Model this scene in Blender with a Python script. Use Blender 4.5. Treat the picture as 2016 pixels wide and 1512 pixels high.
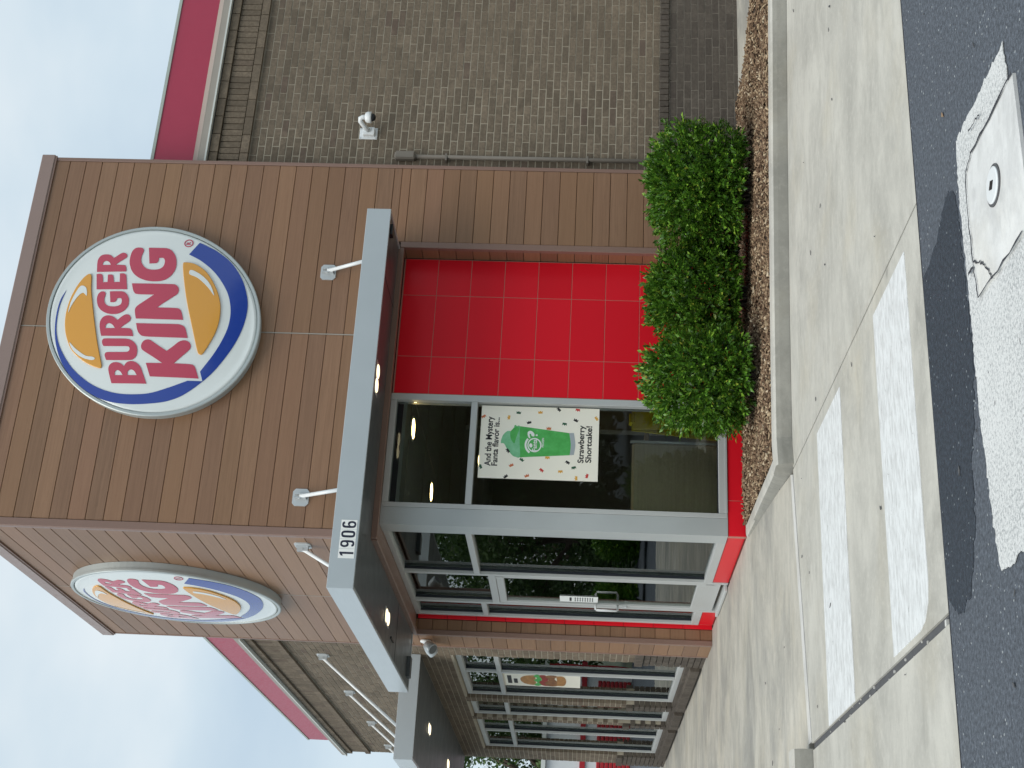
import bpy, bmesh, math, random
import numpy as np
from mathutils import Vector, Matrix

random.seed(7); rng = np.random.default_rng(11)
for o in list(bpy.data.objects): bpy.data.objects.remove(o)
scene = bpy.context.scene
col = scene.collection
R = math.radians

# ------------------------------------------------------------------ camera
CAM = (-3.3476, -10.7056, 1.3114)
YAW, PITCH, ROLL = R(23.96), R(3.28), R(1.753)
_f = Vector((math.sin(YAW)*math.cos(PITCH), math.cos(YAW)*math.cos(PITCH), math.sin(PITCH)))
_r0 = Vector((math.cos(YAW), -math.sin(YAW), 0)); _u0 = _r0.cross(_f)
_r = math.cos(ROLL)*_r0 + math.sin(ROLL)*_u0; _u = -math.sin(ROLL)*_r0 + math.cos(ROLL)*_u0
cd = bpy.data.cameras.new('camera'); cam = bpy.data.objects.new('camera', cd); col.objects.link(cam)
# the phone was held on its side: picture right = down, picture up = right
cam.matrix_world = Matrix(((-_u.x, _r.x, -_f.x, CAM[0]), (-_u.y, _r.y, -_f.y, CAM[1]), (-_u.z, _r.z, -_f.z, CAM[2]), (0, 0, 0, 1)))
cd.sensor_fit = 'HORIZONTAL'; cd.sensor_width = 36; cd.lens = 36*2710.1/2016
cd.clip_start = 0.1; cd.clip_end = 2000
scene.camera = cam

# ------------------------------------------------------------------ sky, sun, exposure
SUN_DIR = Vector((-0.58, -0.44, 1.0)).normalized()      # towards the sun, behind thin cloud
w = bpy.data.worlds.new('World'); scene.world = w; w.use_nodes = True
nt = w.node_tree; nt.nodes.clear()
N = nt.nodes.new; L = nt.links.new
out = N('ShaderNodeOutputWorld'); bg = N('ShaderNodeBackground'); bg.inputs['Strength'].default_value = 0.067
sky = N('ShaderNodeTexSky'); sky.sky_type = 'NISHITA'; sky.sun_disc = False
sky.sun_elevation = math.asin(SUN_DIR.z); sky.sun_rotation = math.atan2(SUN_DIR.x, SUN_DIR.y)
tc = N('ShaderNodeTexCoord'); mp = N('ShaderNodeMapping'); mp.inputs['Scale'].default_value = (1.6, 1.6, 3.2)
mp.inputs['Location'].default_value = (0.4, 1.3, 0.2)
nz = N('ShaderNodeTexNoise'); nz.inputs['Scale'].default_value = 1.7; nz.inputs['Detail'].default_value = 5; nz.inputs['Roughness'].default_value = 0.5
rp = N('ShaderNodeValToRGB'); rp.color_ramp.elements[0].position = 0.36; rp.color_ramp.elements[0].color = (5.3, 6.5, 7.5, 1)
rp.color_ramp.elements[1].position = 0.68; rp.color_ramp.elements[1].color = (7.9, 8.6, 8.9, 1)
e = rp.color_ramp.elements.new(0.52); e.color = (6.4, 7.5, 8.2, 1)
mx = N('ShaderNodeMixRGB'); mx.inputs['Fac'].default_value = 0.86
L(tc.outputs['Generated'], mp.inputs['Vector']); L(mp.outputs['Vector'], nz.inputs['Vector']); L(nz.outputs['Fac'], rp.inputs['Fac'])
L(sky.outputs['Color'], mx.inputs['Color1']); L(rp.outputs['Color'], mx.inputs['Color2']); L(mx.outputs['Color'], bg.inputs['Color'])
L(bg.outputs['Background'], out.inputs['Surface'])
sl = bpy.data.lights.new('sun', 'SUN'); sl.energy = 1.5; sl.angle = R(45); sl.color = (1.0, 0.96, 0.89)
so = bpy.data.objects.new('sun', sl); col.objects.link(so); so.rotation_euler = SUN_DIR.to_track_quat('Z', 'Y').to_euler(); so.location = (-10, -10, 20)
vs = scene.view_settings; vs.view_transform = 'Standard'; vs.look = 'None'; vs.exposure = 0.74; vs.gamma = 1.0; vs.use_curve_mapping = False

# ------------------------------------------------------------------ helpers
class MB:
    """collects shapes; build() links them as ONE mesh object"""
    def __init__(s): s.v = []; s.f = []
    def add(s, v, f):
        n = len(s.v); s.v += [tuple(p) for p in v]; s.f += [tuple(i+n for i in q) for q in f]; return s
    def box(s, x0, x1, y0, y1, z0, z1):
        return s.add([(x0,y0,z0),(x1,y0,z0),(x1,y1,z0),(x0,y1,z0),(x0,y0,z1),(x1,y0,z1),(x1,y1,z1),(x0,y1,z1)],
                     [(0,3,2,1),(4,5,6,7),(0,1,5,4),(1,2,6,5),(2,3,7,6),(3,0,4,7)])
    def bbox(s, x0, x1, y0, y1, z0, z1, b=0.003):
        bm = bmesh.new(); bmesh.ops.create_cube(bm, size=1)
        for v in bm.verts: v.co = ((x0+x1)/2+v.co.x*(x1-x0), (y0+y1)/2+v.co.y*(y1-y0), (z0+z1)/2+v.co.z*(z1-z0))
        bmesh.ops.bevel(bm, geom=bm.edges[:], offset=b, segments=1, affect='EDGES')
        bm.verts.index_update(); s.add([v.co[:] for v in bm.verts], [[v.index for v in f.verts] for f in bm.faces]); bm.free(); return s
    def tube(s, pts, r, n=10, cap=True):
        pts = [Vector(p) for p in pts]; rs = r if isinstance(r, (list, tuple)) else [r]*len(pts); rings = []
        up = Vector((0.13, 0.27, 0.95))
        vv = []
        for i, p in enumerate(pts):
            d = (pts[min(i+1, len(pts)-1)]-pts[max(i-1, 0)]).normalized()
            a = d.cross(up); a = a.normalized() if a.length > 1e-4 else Vector((1,0,0)); b = d.cross(a)
            vv += [p+(a*math.cos(k*2*math.pi/n)+b*math.sin(k*2*math.pi/n))*rs[i] for k in range(n)]
        ff = [(i*n+k, i*n+(k+1) % n, (i+1)*n+(k+1) % n, (i+1)*n+k) for i in range(len(pts)-1) for k in range(n)]
        if cap: ff += [tuple(range(n))[::-1], tuple((len(pts)-1)*n+k for k in range(n))]
        return s.add(vv, ff)
    def lathe(s, prof, c=(0,0,0), axis='Z', n=32):
        vv = []
        for (r, h) in prof:
            for k in range(n):
                a = 2*math.pi*k/n; p = (r*math.cos(a), r*math.sin(a), h)
                if axis == 'Y': p = (p[0], p[2], p[1])
                if axis == 'X': p = (p[2], p[0], p[1])
                vv.append((p[0]+c[0], p[1]+c[1], p[2]+c[2]))
        m = len(prof)
        ff = [(i*n+k, i*n+(k+1) % n, (i+1)*n+(k+1) % n, (i+1)*n+k) for i in range(m-1) for k in range(n)]
        ff += [tuple(range(n))[::-1], tuple((m-1)*n+k for k in range(n))]
        return s.add(vv, ff)
    def prism(s, poly, z0, z1):
        n = len(poly)
        return s.add([(x,y,z0) for x,y in poly]+[(x,y,z1) for x,y in poly],
                     [tuple(range(n))[::-1], tuple(range(n, 2*n))]+[(i, (i+1) % n, n+(i+1) % n, n+i) for i in range(n)])
    def mesh(s, name, mat, smooth=False):
        me = bpy.data.meshes.new(name); me.from_pydata(s.v, [], s.f)
        bm = bmesh.new(); bm.from_mesh(me); bmesh.ops.recalc_face_normals(bm, faces=bm.faces); bm.to_mesh(me); bm.free()
        if mat: me.materials.append(mat)
        if smooth:
            for p in me.polygons: p.use_smooth = True
        return me
    def build(s, name, mat, parent=None, smooth=False, loc=None, rz=None):
        return link(name, s.mesh(name, mat, smooth), parent, loc, rz)
def link(name, me, parent=None, loc=None, rz=None):
    o = bpy.data.objects.new(name, me); col.objects.link(o)
    if parent: o.parent = parent
    if loc is not None: o.location = loc
    if rz is not None: o.rotation_euler = (0, 0, rz)
    return o
def tag(o, label=None, cat=None, group=None, kind=None):
    if label: o['label'] = label
    if cat: o['category'] = cat
    if group: o['group'] = group
    if kind: o['kind'] = kind
    return o
def empty(name, loc=(0,0,0), rz=0):
    o = bpy.data.objects.new(name, None); col.objects.link(o); o.location = loc; o.rotation_euler = (0,0,rz); o.empty_display_size = 0.2; return o
def raw_mesh(name, v, f, mat):
    """big numpy meshes: v (n,3), f (m,k)"""
    v = np.asarray(v, np.float32); f = np.asarray(f, np.int32); k = f.shape[1]
    me = bpy.data.meshes.new(name); me.vertices.add(len(v)); me.vertices.foreach_set('co', v.ravel())
    me.loops.add(f.size); me.loops.foreach_set('vertex_index', f.ravel())
    me.polygons.add(len(f)); me.polygons.foreach_set('loop_start', np.arange(0, f.size, k, dtype=np.int32)); me.polygons.foreach_set('loop_total', np.full(len(f), k, np.int32))
    me.update(calc_edges=True); me.validate(); me.materials.append(mat); return me
def spline(pts, m=6):
    """closed outline through pts; a point with a third value is a sharp corner"""
    n = len(pts); P = [Vector(p[:2]) for p in pts]; C = [len(p) > 2 for p in pts]; o = []
    for i in range(n):
        a, b, c, d = P[i-1], P[i], P[(i+1) % n], P[(i+2) % n]
        if C[i]: a = b - (c-b)
        if C[(i+1) % n]: d = c + (c-b)
        if C[i] and C[(i+1) % n]: o.append(b); continue
        for k in range(m):
            t = k/m
            o.append(0.5*((2*b)+(c-a)*t+(2*a-5*b+4*c-d)*t*t+(3*b-a-3*c+d)*t**3))
    return o
def fill_mesh(name, loops, mat, ext=0.002, bevel=0.0):
    """flat shape in x (right), z (up), facing -y, with holes"""
    cu = bpy.data.curves.new(name, 'CURVE'); cu.dimensions = '2D'; cu.fill_mode = 'BOTH'; cu.extrude = ext; cu.bevel_depth = bevel; cu.bevel_resolution = 2
    for lp in loops:
        s = cu.splines.new('POLY'); s.points.add(len(lp)-1)
        for p, q in zip(s.points, lp): p.co = (q[0], q[1], 0, 1)
        s.use_cyclic_u = True
    return curve_to_mesh(name, cu, mat)
def curve_to_mesh(name, cu, mat):
    ob = bpy.data.objects.new(name, cu); col.objects.link(ob); bpy.context.view_layer.update()
    me = bpy.data.meshes.new_from_object(ob.evaluated_get(bpy.context.evaluated_depsgraph_get()))
    bpy.data.objects.remove(ob); bpy.data.curves.remove(cu)
    for v in me.vertices: v.co = (v.co.x, -v.co.z, v.co.y)
    me.materials.clear(); me.materials.append(mat); me.name = name; return me
def text_mesh(name, body, mat, width=None, height=None, bold=0.0, ext=0.001, font_aspect=None):
    cu = bpy.data.curves.new(name, 'FONT'); cu.body = body; cu.size = 1; cu.offset = bold; cu.extrude = 0; cu.align_x = 'LEFT'
    me = curve_to_mesh(name, cu, mat)
    xs = [v.co.x for v in me.vertices]; zs = [v.co.z for v in me.vertices]
    x0, x1, z0, z1 = min(xs), max(xs), min(zs), max(zs)
    sx = width/(x1-x0) if width else None; sz = height/(z1-z0) if height else None
    sx = sx or sz; sz = sz or sx
    for v in me.vertices: v.co = ((v.co.x-(x0+x1)/2)*sx, -ext, (v.co.z-(z0+z1)/2)*sz)
    return me

# ------------------------------------------------------------------ materials
class M:
    def __init__(s, name):
        s.m = bpy.data.materials.new(name); s.m.use_nodes = True; s.t = s.m.node_tree; s.b = s.t.nodes['Principled BSDF']
    def n(s, t, **kw):
        x = s.t.nodes.new(t)
        for k, v in kw.items():
            if k in x.inputs: x.inputs[k].default_value = v
            else: setattr(x, k, v)
        return x
    def l(s, a, b): s.t.links.new(a, b)
    def coords(s, scale=(1,1,1), rand=0.0, kind='Object'):
        tc = s.n('ShaderNodeTexCoord'); mp = s.n('ShaderNodeMapping'); mp.inputs['Scale'].default_value = scale
        s.l(tc.outputs[kind], mp.inputs['Vector'])
        if rand:
            oi = s.n('ShaderNodeObjectInfo'); ml = s.n('ShaderNodeMath', operation='MULTIPLY'); ml.inputs[1].default_value = rand
            s.l(oi.outputs['Random'], ml.inputs[0]); s.l(ml.outputs[0], mp.inputs['Location'])
        return mp.outputs['Vector']
    def noise(s, vec, scale, detail=3, rough=0.55, dist=0.0):
        x = s.n('ShaderNodeTexNoise'); x.inputs['Scale'].default_value = scale; x.inputs['Detail'].default_value = detail
        x.inputs['Roughness'].default_value = rough; x.inputs['Distortion'].default_value = dist; s.l(vec, x.inputs['Vector']); return x.outputs['Fac']
    def ramp(s, fac, stops, interp='LINEAR'):
        x = s.n('ShaderNodeValToRGB'); cr = x.color_ramp; cr.interpolation = interp
        while len(cr.elements) < len(stops): cr.elements.new(0.5)
        for el, (p, c) in zip(cr.elements, stops): el.position = p; el.color = (c[0], c[1], c[2], 1) if len(c) == 3 else c
        s.l(fac, x.inputs['Fac']); return x.outputs['Color']
    def mix(s, a, b, fac, mode='MIX'):
        x = s.n('ShaderNodeMixRGB', blend_type=mode)
        for k, v in (('Fac', fac), ('Color1', a), ('Color2', b)):
            if isinstance(v, (int, float)): x.inputs[k].default_value = v
            elif isinstance(v, tuple): x.inputs[k].default_value = (v[0], v[1], v[2], 1)
            else: s.l(v, x.inputs[k])
        return x.outputs['Color']
    def math(s, op, a, b=0.0):
        x = s.n('ShaderNodeMath', operation=op)
        for i, v in enumerate((a, b)):
            if isinstance(v, (int, float)): x.inputs[i].default_value = v
            else: s.l(v, x.inputs[i])
        return x.outputs[0]
    def rand(s):
        oi = s.n('ShaderNodeObjectInfo'); g = s.n('ShaderNodeNewGeometry')
        return s.math('FRACT', s.math('ADD', oi.outputs['Random'], g.outputs['Random Per Island']))
    def bump(s, h, strength=0.3, dist=0.01):
        x = s.n('ShaderNodeBump'); x.inputs['Strength'].default_value = strength; x.inputs['Distance'].default_value = dist
        s.l(h, x.inputs['Height']); s.l(x.outputs['Normal'], s.b.inputs['Normal'])
    def base(s, c):
        if isinstance(c, tuple): s.b.inputs['Base Color'].default_value = (c[0], c[1], c[2], 1)
        else: s.l(c, s.b.inputs['Base Color'])
        return s
    def set(s, rough=0.5, metal=0.0, spec=0.5, coat=0.0):
        s.b.inputs['Roughness'].default_value = rough; s.b.inputs['Metallic'].default_value = metal
        s.b.inputs['Specular IOR Level'].default_value = spec; s.b.inputs['Coat Weight'].default_value = coat; return s
def plain(name, c, rough=0.5, metal=0.0, spec=0.5, var=0.08, scale=6.0, coat=0.0):
    m = M(name); v = m.coords(rand=20.0); n = m.noise(v, scale, 4)
    m.base(m.mix(tuple(x*(1-var) for x in c), tuple(min(1, x*(1+var)) for x in c), n)); m.set(rough, metal, spec, coat)
    r = m.ramp(m.noise(v, scale*5, 3), [(0.3, (max(0.03, rough-0.07),)*3), (0.7, (min(1, rough+0.07),)*3)]); m.l(r, m.b.inputs['Roughness'])
    return m.m
MT = {}
def wood(name, dark, light, tint, grain=1.0, rough=0.5):
    m = M(name); v = m.coords((1.1, 14, 34), rand=60.0)
    g1 = m.noise(v, 1.6, 6, 0.62, 0.6); g2 = m.noise(v, 6.0, 3, 0.6)
    c = m.ramp(g1, [(0.28, dark), (0.5, tuple((a+b)/2 for a, b in zip(dark, light))), (0.74, light)])
    c = m.mix(c, tuple(x*0.62 for x in dark), m.math('MULTIPLY', m.ramp(g2, [(0.56, (0,0,0)), (0.74, (1,1,1))]), 0.55*grain))
    r = m.rand()
    c = m.mix(c, tint, m.math('MULTIPLY', r, 0.45))
    c = m.mix(c, (tint[0]*1.12, tint[1]*1.22, tint[2]*0.92), m.math('MULTIPLY', m.math('FRACT', m.math('MULTIPLY', r, 3.71)), 0.40*grain))
    hs = m.n('ShaderNodeHueSaturation'); m.l(c, hs.inputs['Color'])
    m.l(m.math('ADD', m.math('MULTIPLY', m.math('FRACT', m.math('MULTIPLY', r, 7.13)), 0.26), 0.87), hs.inputs['Value'])
    m.base(hs.outputs['Color']); m.set(rough, spec=0.45); m.bump(m.math('ADD', g1, m.math('MULTIPLY', g2, 0.5)), 0.12, 0.004); return m.m
MT['plank'] = wood('plank_brown', (0.205, 0.113, 0.064), (0.292, 0.168, 0.100), (0.248, 0.126, 0.075), rough=0.44)
MT['coping_brown'] = plain('brown_coping_metal', (0.29, 0.205, 0.175), 0.34, var=0.05)
MT['groove'] = plain('groove_shadow_board', (0.075, 0.045, 0.032), 0.8)
MT['trim'] = plain('brown_metal_trim', (0.235, 0.145, 0.112), 0.38, spec=0.5, var=0.05)
MT['laminate'] = wood('table_laminate', (0.38, 0.29, 0.19), (0.60, 0.48, 0.33), (0.50, 0.39, 0.27), rough=0.35)
def brick(name, a, b, c, odd):
    m = M(name); v = m.coords((1,1,1), rand=40.0); r = m.rand()
    cc = m.ramp(r, [(0.0, a), (0.35, b), (0.7, c), (0.93, b), (1.0, odd)])
    n = m.noise(v, 38, 5, 0.65); n2 = m.noise(v, 7, 3)
    cc = m.mix(cc, tuple(x*0.68 for x in a), m.ramp(n, [(0.42, (0.55,)*3), (0.62, (0,0,0))]))
    cc = m.mix(cc, tuple(min(1, x*1.35) for x in c), m.math('MULTIPLY', m.ramp(n2, [(0.52, (0,0,0)), (0.75, (1,1,1))]), 0.35))
    m.base(cc); m.set(0.86, spec=0.3); m.bump(n, 0.35, 0.004); return m.m
MT['brick'] = brick('brick_grey_brown', (0.146, 0.115, 0.082), (0.190, 0.150, 0.107), (0.224, 0.176, 0.126), (0.142, 0.100, 0.078))
MT['brick_base'] = brick('brick_dark_brown', (0.085, 0.070, 0.057), (0.106, 0.088, 0.071), (0.124, 0.104, 0.084), (0.088, 0.070, 0.060))
MT['mortar'] = plain('mortar_buff', (0.37, 0.325, 0.25), 0.95, var=0.18, scale=14)
MT['mortar_dark'] = plain('mortar_dark', (0.19, 0.165, 0.135), 0.95, var=0.18, scale=14)
m = M('red_glazed_tile'); v = m.coords(rand=30.0); r = m.rand()
m.base(m.mix((0.72, 0.008, 0.020), (0.80, 0.012, 0.026), r)); m.set(0.30, spec=0.3); m.bump(m.noise(v, 5, 3), 0.03, 0.01); MT['tile'] = m.m
MT['grout'] = plain('tile_grout', (0.46, 0.19, 0.15), 0.9)
def metal(name, c, rough, metalness, var=0.05):
    m = M(name); v = m.coords((1,1,1), rand=9.0); n = m.noise(v, 3.0, 5); n2 = m.noise(m.coords((2,2,60), rand=5.0), 3.0, 2)
    m.base(m.mix(tuple(x*(1-var) for x in c), tuple(min(1, x*(1+var)) for x in c), n)); m.set(rough, metalness)
    m.l(m.ramp(m.math('MULTIPLY', m.math('ADD', n, n2), 0.5), [(0.3, (rough-0.08,)*3), (0.7, (rough+0.1,)*3)]), m.b.inputs['Roughness']); return m.m
MT['alu'] = metal('anodised_aluminium', (0.53, 0.54, 0.525), 0.42, 0.2)
MT['alu_panel'] = metal('brake_metal_panel', (0.49, 0.515, 0.51), 0.38, 0.25, 0.07)
MT['fascia'] = metal('silver_fascia', (0.43, 0.475, 0.495), 0.36, 0.12, 0.05); MT['fascia'].node_tree.nodes['Principled BSDF'].inputs['Coat Weight'].default_value = 0.6; MT['fascia'].node_tree.nodes['Principled BSDF'].inputs['Coat Roughness'].default_value = 0.22
MT['soffit'] = metal('dark_soffit', (0.105, 0.118, 0.125), 0.34, 0.3)
MT['white_metal'] = plain('white_powder_coat', (0.74, 0.76, 0.76), 0.35, var=0.04)
MT['steel'] = metal('galvanised_bracket', (0.56, 0.58, 0.58), 0.42, 0.5)
MT['black'] = plain('black_plastic', (0.012, 0.013, 0.015), 0.35)
MT['gasket'] = plain('black_gasket', (0.010, 0.014, 0.022), 0.5)
MT['red_metal'] = plain('red_painted_fascia', (0.40, 0.035, 0.075), 0.42, var=0.05)
MT['coping'] = plain('tan_coping_metal', (0.34, 0.305, 0.26), 0.5, var=0.08)
MT['cap_white'] = plain('pale_drip_edge', (0.62, 0.64, 0.60), 0.5)
MT['cap_green'] = plain('pale_roof_cap', (0.42, 0.47, 0.42), 0.5)
MT['conduit'] = plain('conduit_taupe', (0.20, 0.175, 0.145), 0.6)
MT['interior_wall'] = plain('interior_wall', (0.30, 0.28, 0.24), 0.8)
MT['interior_floor'] = plain('interior_floor', (0.22, 0.19, 0.16), 0.45)
MT['ceiling'] = plain('ceiling_board', (0.34, 0.34, 0.31), 0.85, var=0.04)
MT['yellow'] = plain('yellow_plastic', (0.72, 0.58, 0.02), 0.4)
MT['paper'] = plain('poster_cream', (0.94, 0.90, 0.77), 0.45, var=0.02)
MT['white_print'] = plain('white_print', (0.84, 0.85, 0.82), 0.5, var=0.02)
MT['ink'] = plain('black_ink', (0.012, 0.010, 0.012), 0.5, var=0.02)
MT['navy'] = plain('navy_ink', (0.012, 0.014, 0.035), 0.5, var=0.02)
MT['orange'] = plain('orange_ink', (0.62, 0.17, 0.06), 0.5, var=0.02)
MT['amber'] = plain('amber_ink', (0.75, 0.40, 0.06), 0.5, var=0.02)
MT['crimson'] = plain('crimson_ink', (0.60, 0.05, 0.04), 0.5, var=0.02)
MT['forest'] = plain('forest_ink', (0.02, 0.10, 0.045), 0.5, var=0.02)
m = M('slush_green'); v = m.coords(); m.base(m.ramp(m.noise(v, 14, 5, 0.6), [(0.3, (0.055, 0.36, 0.065)), (0.6, (0.09, 0.48, 0.11)), (0.85, (0.17, 0.60, 0.20))])); m.set(0.45); MT['slush'] = m.m
m = M('slush_swirl'); v = m.coords(); m.base(m.ramp(m.noise(v, 10, 4, 0.6), [(0.3, (0.13, 0.46, 0.21)), (0.8, (0.30, 0.66, 0.40))])); m.set(0.45); MT['swirl'] = m.m
MT['sign_white'] = plain('sign_acrylic_white', (0.74, 0.78, 0.76), 0.16, var=0.02, coat=0.3)
MT['sign_rim'] = metal('sign_cabinet_grey', (0.46, 0.50, 0.49), 0.4, 0.35)
MT['sign_red'] = plain('sign_vinyl_red', (0.50, 0.050, 0.095), 0.16, var=0.02, coat=0.3)
MT['sign_blue'] = plain('sign_vinyl_blue', (0.020, 0.055, 0.31), 0.16, var=0.02, coat=0.3)
MT['sign_amber'] = plain('sign_vinyl_amber', (0.70, 0.33, 0.045), 0.16, var=0.02, coat=0.3)
def lamp_mat(name, c, s):
    m = M(name); m.base((0.8, 0.8, 0.8)); m.b.inputs['Emission Color'].default_value = (*c, 1); m.b.inputs['Emission Strength'].default_value = s; return m.m
MT['lamp'] = lamp_mat('warm_lamp', (1.0, 0.82, 0.5), 1.2)
MT['lamp_in'] = lamp_mat('warm_downlight', (1.0, 0.70, 0.28), 9.0)
# glass: clear sheet that mirrors more at a slant
mm = bpy.data.materials.new('window_glass'); mm.use_nodes = True; t = mm.node_tree; t.nodes.clear()
o_ = t.nodes.new('ShaderNodeOutputMaterial'); mxs = t.nodes.new('ShaderNodeMixShader'); tr = t.nodes.new('ShaderNodeBsdfTransparent'); gl = t.nodes.new('ShaderNodeBsdfGlossy'); fr = t.nodes.new('ShaderNodeFresnel')
tcg = t.nodes.new('ShaderNodeTexCoord'); nzg = t.nodes.new('ShaderNodeTexNoise'); nzg.inputs['Scale'].default_value = 2.2; nzg.inputs['Detail'].default_value = 1
bpg = t.nodes.new('ShaderNodeBump'); bpg.inputs['Strength'].default_value = 0.02; bpg.inputs['Distance'].default_value = 0.02
t.links.new(tcg.outputs['Object'], nzg.inputs['Vector']); t.links.new(nzg.outputs['Fac'], bpg.inputs['Height']); t.links.new(bpg.outputs['Normal'], gl.inputs['Normal'])
tr.inputs['Color'].default_value = (0.88, 0.905, 0.885, 1); gl.inputs['Roughness'].default_value = 0.0; gl.inputs['Color'].default_value = (0.93, 0.97, 0.95, 1); fr.inputs['IOR'].default_value = 1.55
t.links.new(fr.outputs[0], mxs.inputs[0]); t.links.new(tr.outputs[0], mxs.inputs[1]); t.links.new(gl.outputs[0], mxs.inputs[2]); t.links.new(mxs.outputs[0], o_.inputs[0]); MT['glass'] = mm
# ground
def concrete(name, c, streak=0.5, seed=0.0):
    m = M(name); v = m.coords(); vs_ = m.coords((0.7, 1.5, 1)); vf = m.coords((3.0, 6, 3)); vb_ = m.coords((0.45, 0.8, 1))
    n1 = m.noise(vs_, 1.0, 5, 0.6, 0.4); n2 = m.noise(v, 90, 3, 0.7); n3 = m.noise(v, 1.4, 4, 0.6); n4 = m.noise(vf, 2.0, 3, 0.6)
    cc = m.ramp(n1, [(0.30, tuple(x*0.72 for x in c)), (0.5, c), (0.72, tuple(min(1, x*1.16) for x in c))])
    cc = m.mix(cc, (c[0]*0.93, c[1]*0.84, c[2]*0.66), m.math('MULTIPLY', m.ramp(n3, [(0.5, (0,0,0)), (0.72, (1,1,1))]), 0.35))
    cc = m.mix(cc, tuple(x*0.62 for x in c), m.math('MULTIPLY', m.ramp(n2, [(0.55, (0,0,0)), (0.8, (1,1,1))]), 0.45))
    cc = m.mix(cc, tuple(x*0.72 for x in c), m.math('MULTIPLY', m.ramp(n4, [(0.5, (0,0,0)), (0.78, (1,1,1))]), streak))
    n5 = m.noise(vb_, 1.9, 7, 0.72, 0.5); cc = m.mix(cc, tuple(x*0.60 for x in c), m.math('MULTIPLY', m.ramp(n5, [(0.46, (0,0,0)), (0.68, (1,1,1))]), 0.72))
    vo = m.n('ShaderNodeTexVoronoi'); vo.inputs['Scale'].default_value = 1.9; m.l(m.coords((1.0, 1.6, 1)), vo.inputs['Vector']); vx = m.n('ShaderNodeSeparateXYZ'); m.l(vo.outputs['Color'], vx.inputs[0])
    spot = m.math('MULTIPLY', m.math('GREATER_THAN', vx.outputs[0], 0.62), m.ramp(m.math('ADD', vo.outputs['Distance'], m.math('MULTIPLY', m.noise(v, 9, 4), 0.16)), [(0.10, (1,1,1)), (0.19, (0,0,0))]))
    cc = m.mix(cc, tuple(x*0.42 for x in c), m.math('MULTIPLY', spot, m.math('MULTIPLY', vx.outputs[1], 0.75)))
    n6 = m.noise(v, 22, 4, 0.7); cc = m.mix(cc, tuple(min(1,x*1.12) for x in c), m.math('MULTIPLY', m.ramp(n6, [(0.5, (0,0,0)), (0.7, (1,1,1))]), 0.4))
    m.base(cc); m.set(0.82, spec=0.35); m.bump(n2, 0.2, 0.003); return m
MT['concrete'] = concrete('apron_concrete', (0.49, 0.47, 0.415)).m
m = concrete('walk_concrete', (0.49, 0.46, 0.395), 0.35)
# a broad dirty band trodden and dripped on along the walk
v = m.coords((0.5, 0.9, 1)); pos = m.n('ShaderNodeNewGeometry'); sp = m.n('ShaderNodeSeparateXYZ'); m.l(pos.outputs['Position'], sp.inputs[0])
nb = m.noise(v, 1.0, 7, 0.72, 0.4)
old = m.b.inputs['Base Color'].links[0].from_socket
m.base(m.mix(old, (0.21, 0.208, 0.195), m.math('MULTIPLY', m.ramp(nb, [(0.44, (0,0,0)), (0.62, (1,1,1))]), 0.72))); MT['walk'] = m.m
MT['kerb'] = concrete('kerb_face_dark', (0.30, 0.29, 0.255), 0.7).m; MT['kerb_top'] = concrete('kerb_top_concrete', (0.50, 0.48, 0.43), 0.3).m  # darker concrete tone for kerb sides, paler tone for faces turned upward
MT['pale_concrete'] = concrete('pale_concrete', (0.60, 0.585, 0.55), 0.2).m
def asphalt(name, c, speck):
    m = M(name); v = m.coords(); n = m.noise(v, 55, 4, 0.75); n2 = m.noise(v, 1.1, 5, 0.6); vo = m.n('ShaderNodeTexVoronoi'); vo.inputs['Scale'].default_value = 70; m.l(v, vo.inputs['Vector'])
    cc = m.ramp(n, [(0.33, tuple(x*0.42 for x in c)), (0.5, c), (0.68, tuple(x*2.0 for x in c))])
    cc = m.mix(cc, tuple(x*0.72 for x in c), m.math('MULTIPLY', n2, 0.55))
    vb = m.n('ShaderNodeSeparateXYZ'); m.l(vo.outputs['Color'], vb.inputs[0])
    st = m.math('MULTIPLY', m.math('GREATER_THAN', vb.outputs[0], 0.965), m.math('LESS_THAN', vo.outputs['Distance'], 0.32))
    cc = m.mix(cc, speck, st)
    m.base(cc); m.set(0.78, spec=0.4); m.bump(n, 0.6, 0.006); return m.m
MT['asphalt'] = asphalt('asphalt_grey', (0.082, 0.093, 0.110), (0.34, 0.36, 0.36))
MT['asphalt_dark'] = asphalt('asphalt_fresh_patch', (0.030, 0.038, 0.050), (0.20, 0.22, 0.23))
m = M('worn_white_paint'); v = m.coords(); n = m.noise(v, 26, 5, 0.75); n2 = m.noise(m.coords((9, 30, 9)), 1.3, 4, 0.7); n3 = m.noise(v, 1.5, 3)
c = m.mix((0.71, 0.72, 0.71), (0.48, 0.48, 0.465), m.ramp(n2, [(0.40, (0,0,0)), (0.70, (1,1,1))]))
c = m.mix(c, (0.30, 0.30, 0.28), m.ramp(m.math('ADD', n, m.math('MULTIPLY', n3, 0.12)), [(0.70, (0,0,0)), (0.76, (1,1,1))])); m.base(c); m.set(0.6); m.bump(n, 0.15, 0.003); MT['paint'] = m.m
m = M('speckled_paint_on_asphalt'); v = m.coords(); n = m.noise(v, 75, 5, 0.8); n3 = m.noise(v, 3.0, 3)
c = m.mix((0.65, 0.65, 0.63), (0.27, 0.28, 0.28), m.ramp(m.math('ADD', n, m.math('MULTIPLY', n3, 0.16)), [(0.54, (0,0,0)), (0.72, (1,1,1))])); m.base(c); m.set(0.7); m.bump(n, 0.4, 0.005); MT['paint_rough'] = m.m
MT['pad'] = concrete('pad_worn_paint', (0.66, 0.655, 0.635), 0.3).m
MT['crack'] = plain('crack_tar', (0.028, 0.028, 0.034), 0.85)
MT['joint'] = plain('joint_filler', (0.085, 0.085, 0.088), 0.9, var=0.3, scale=30)
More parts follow.
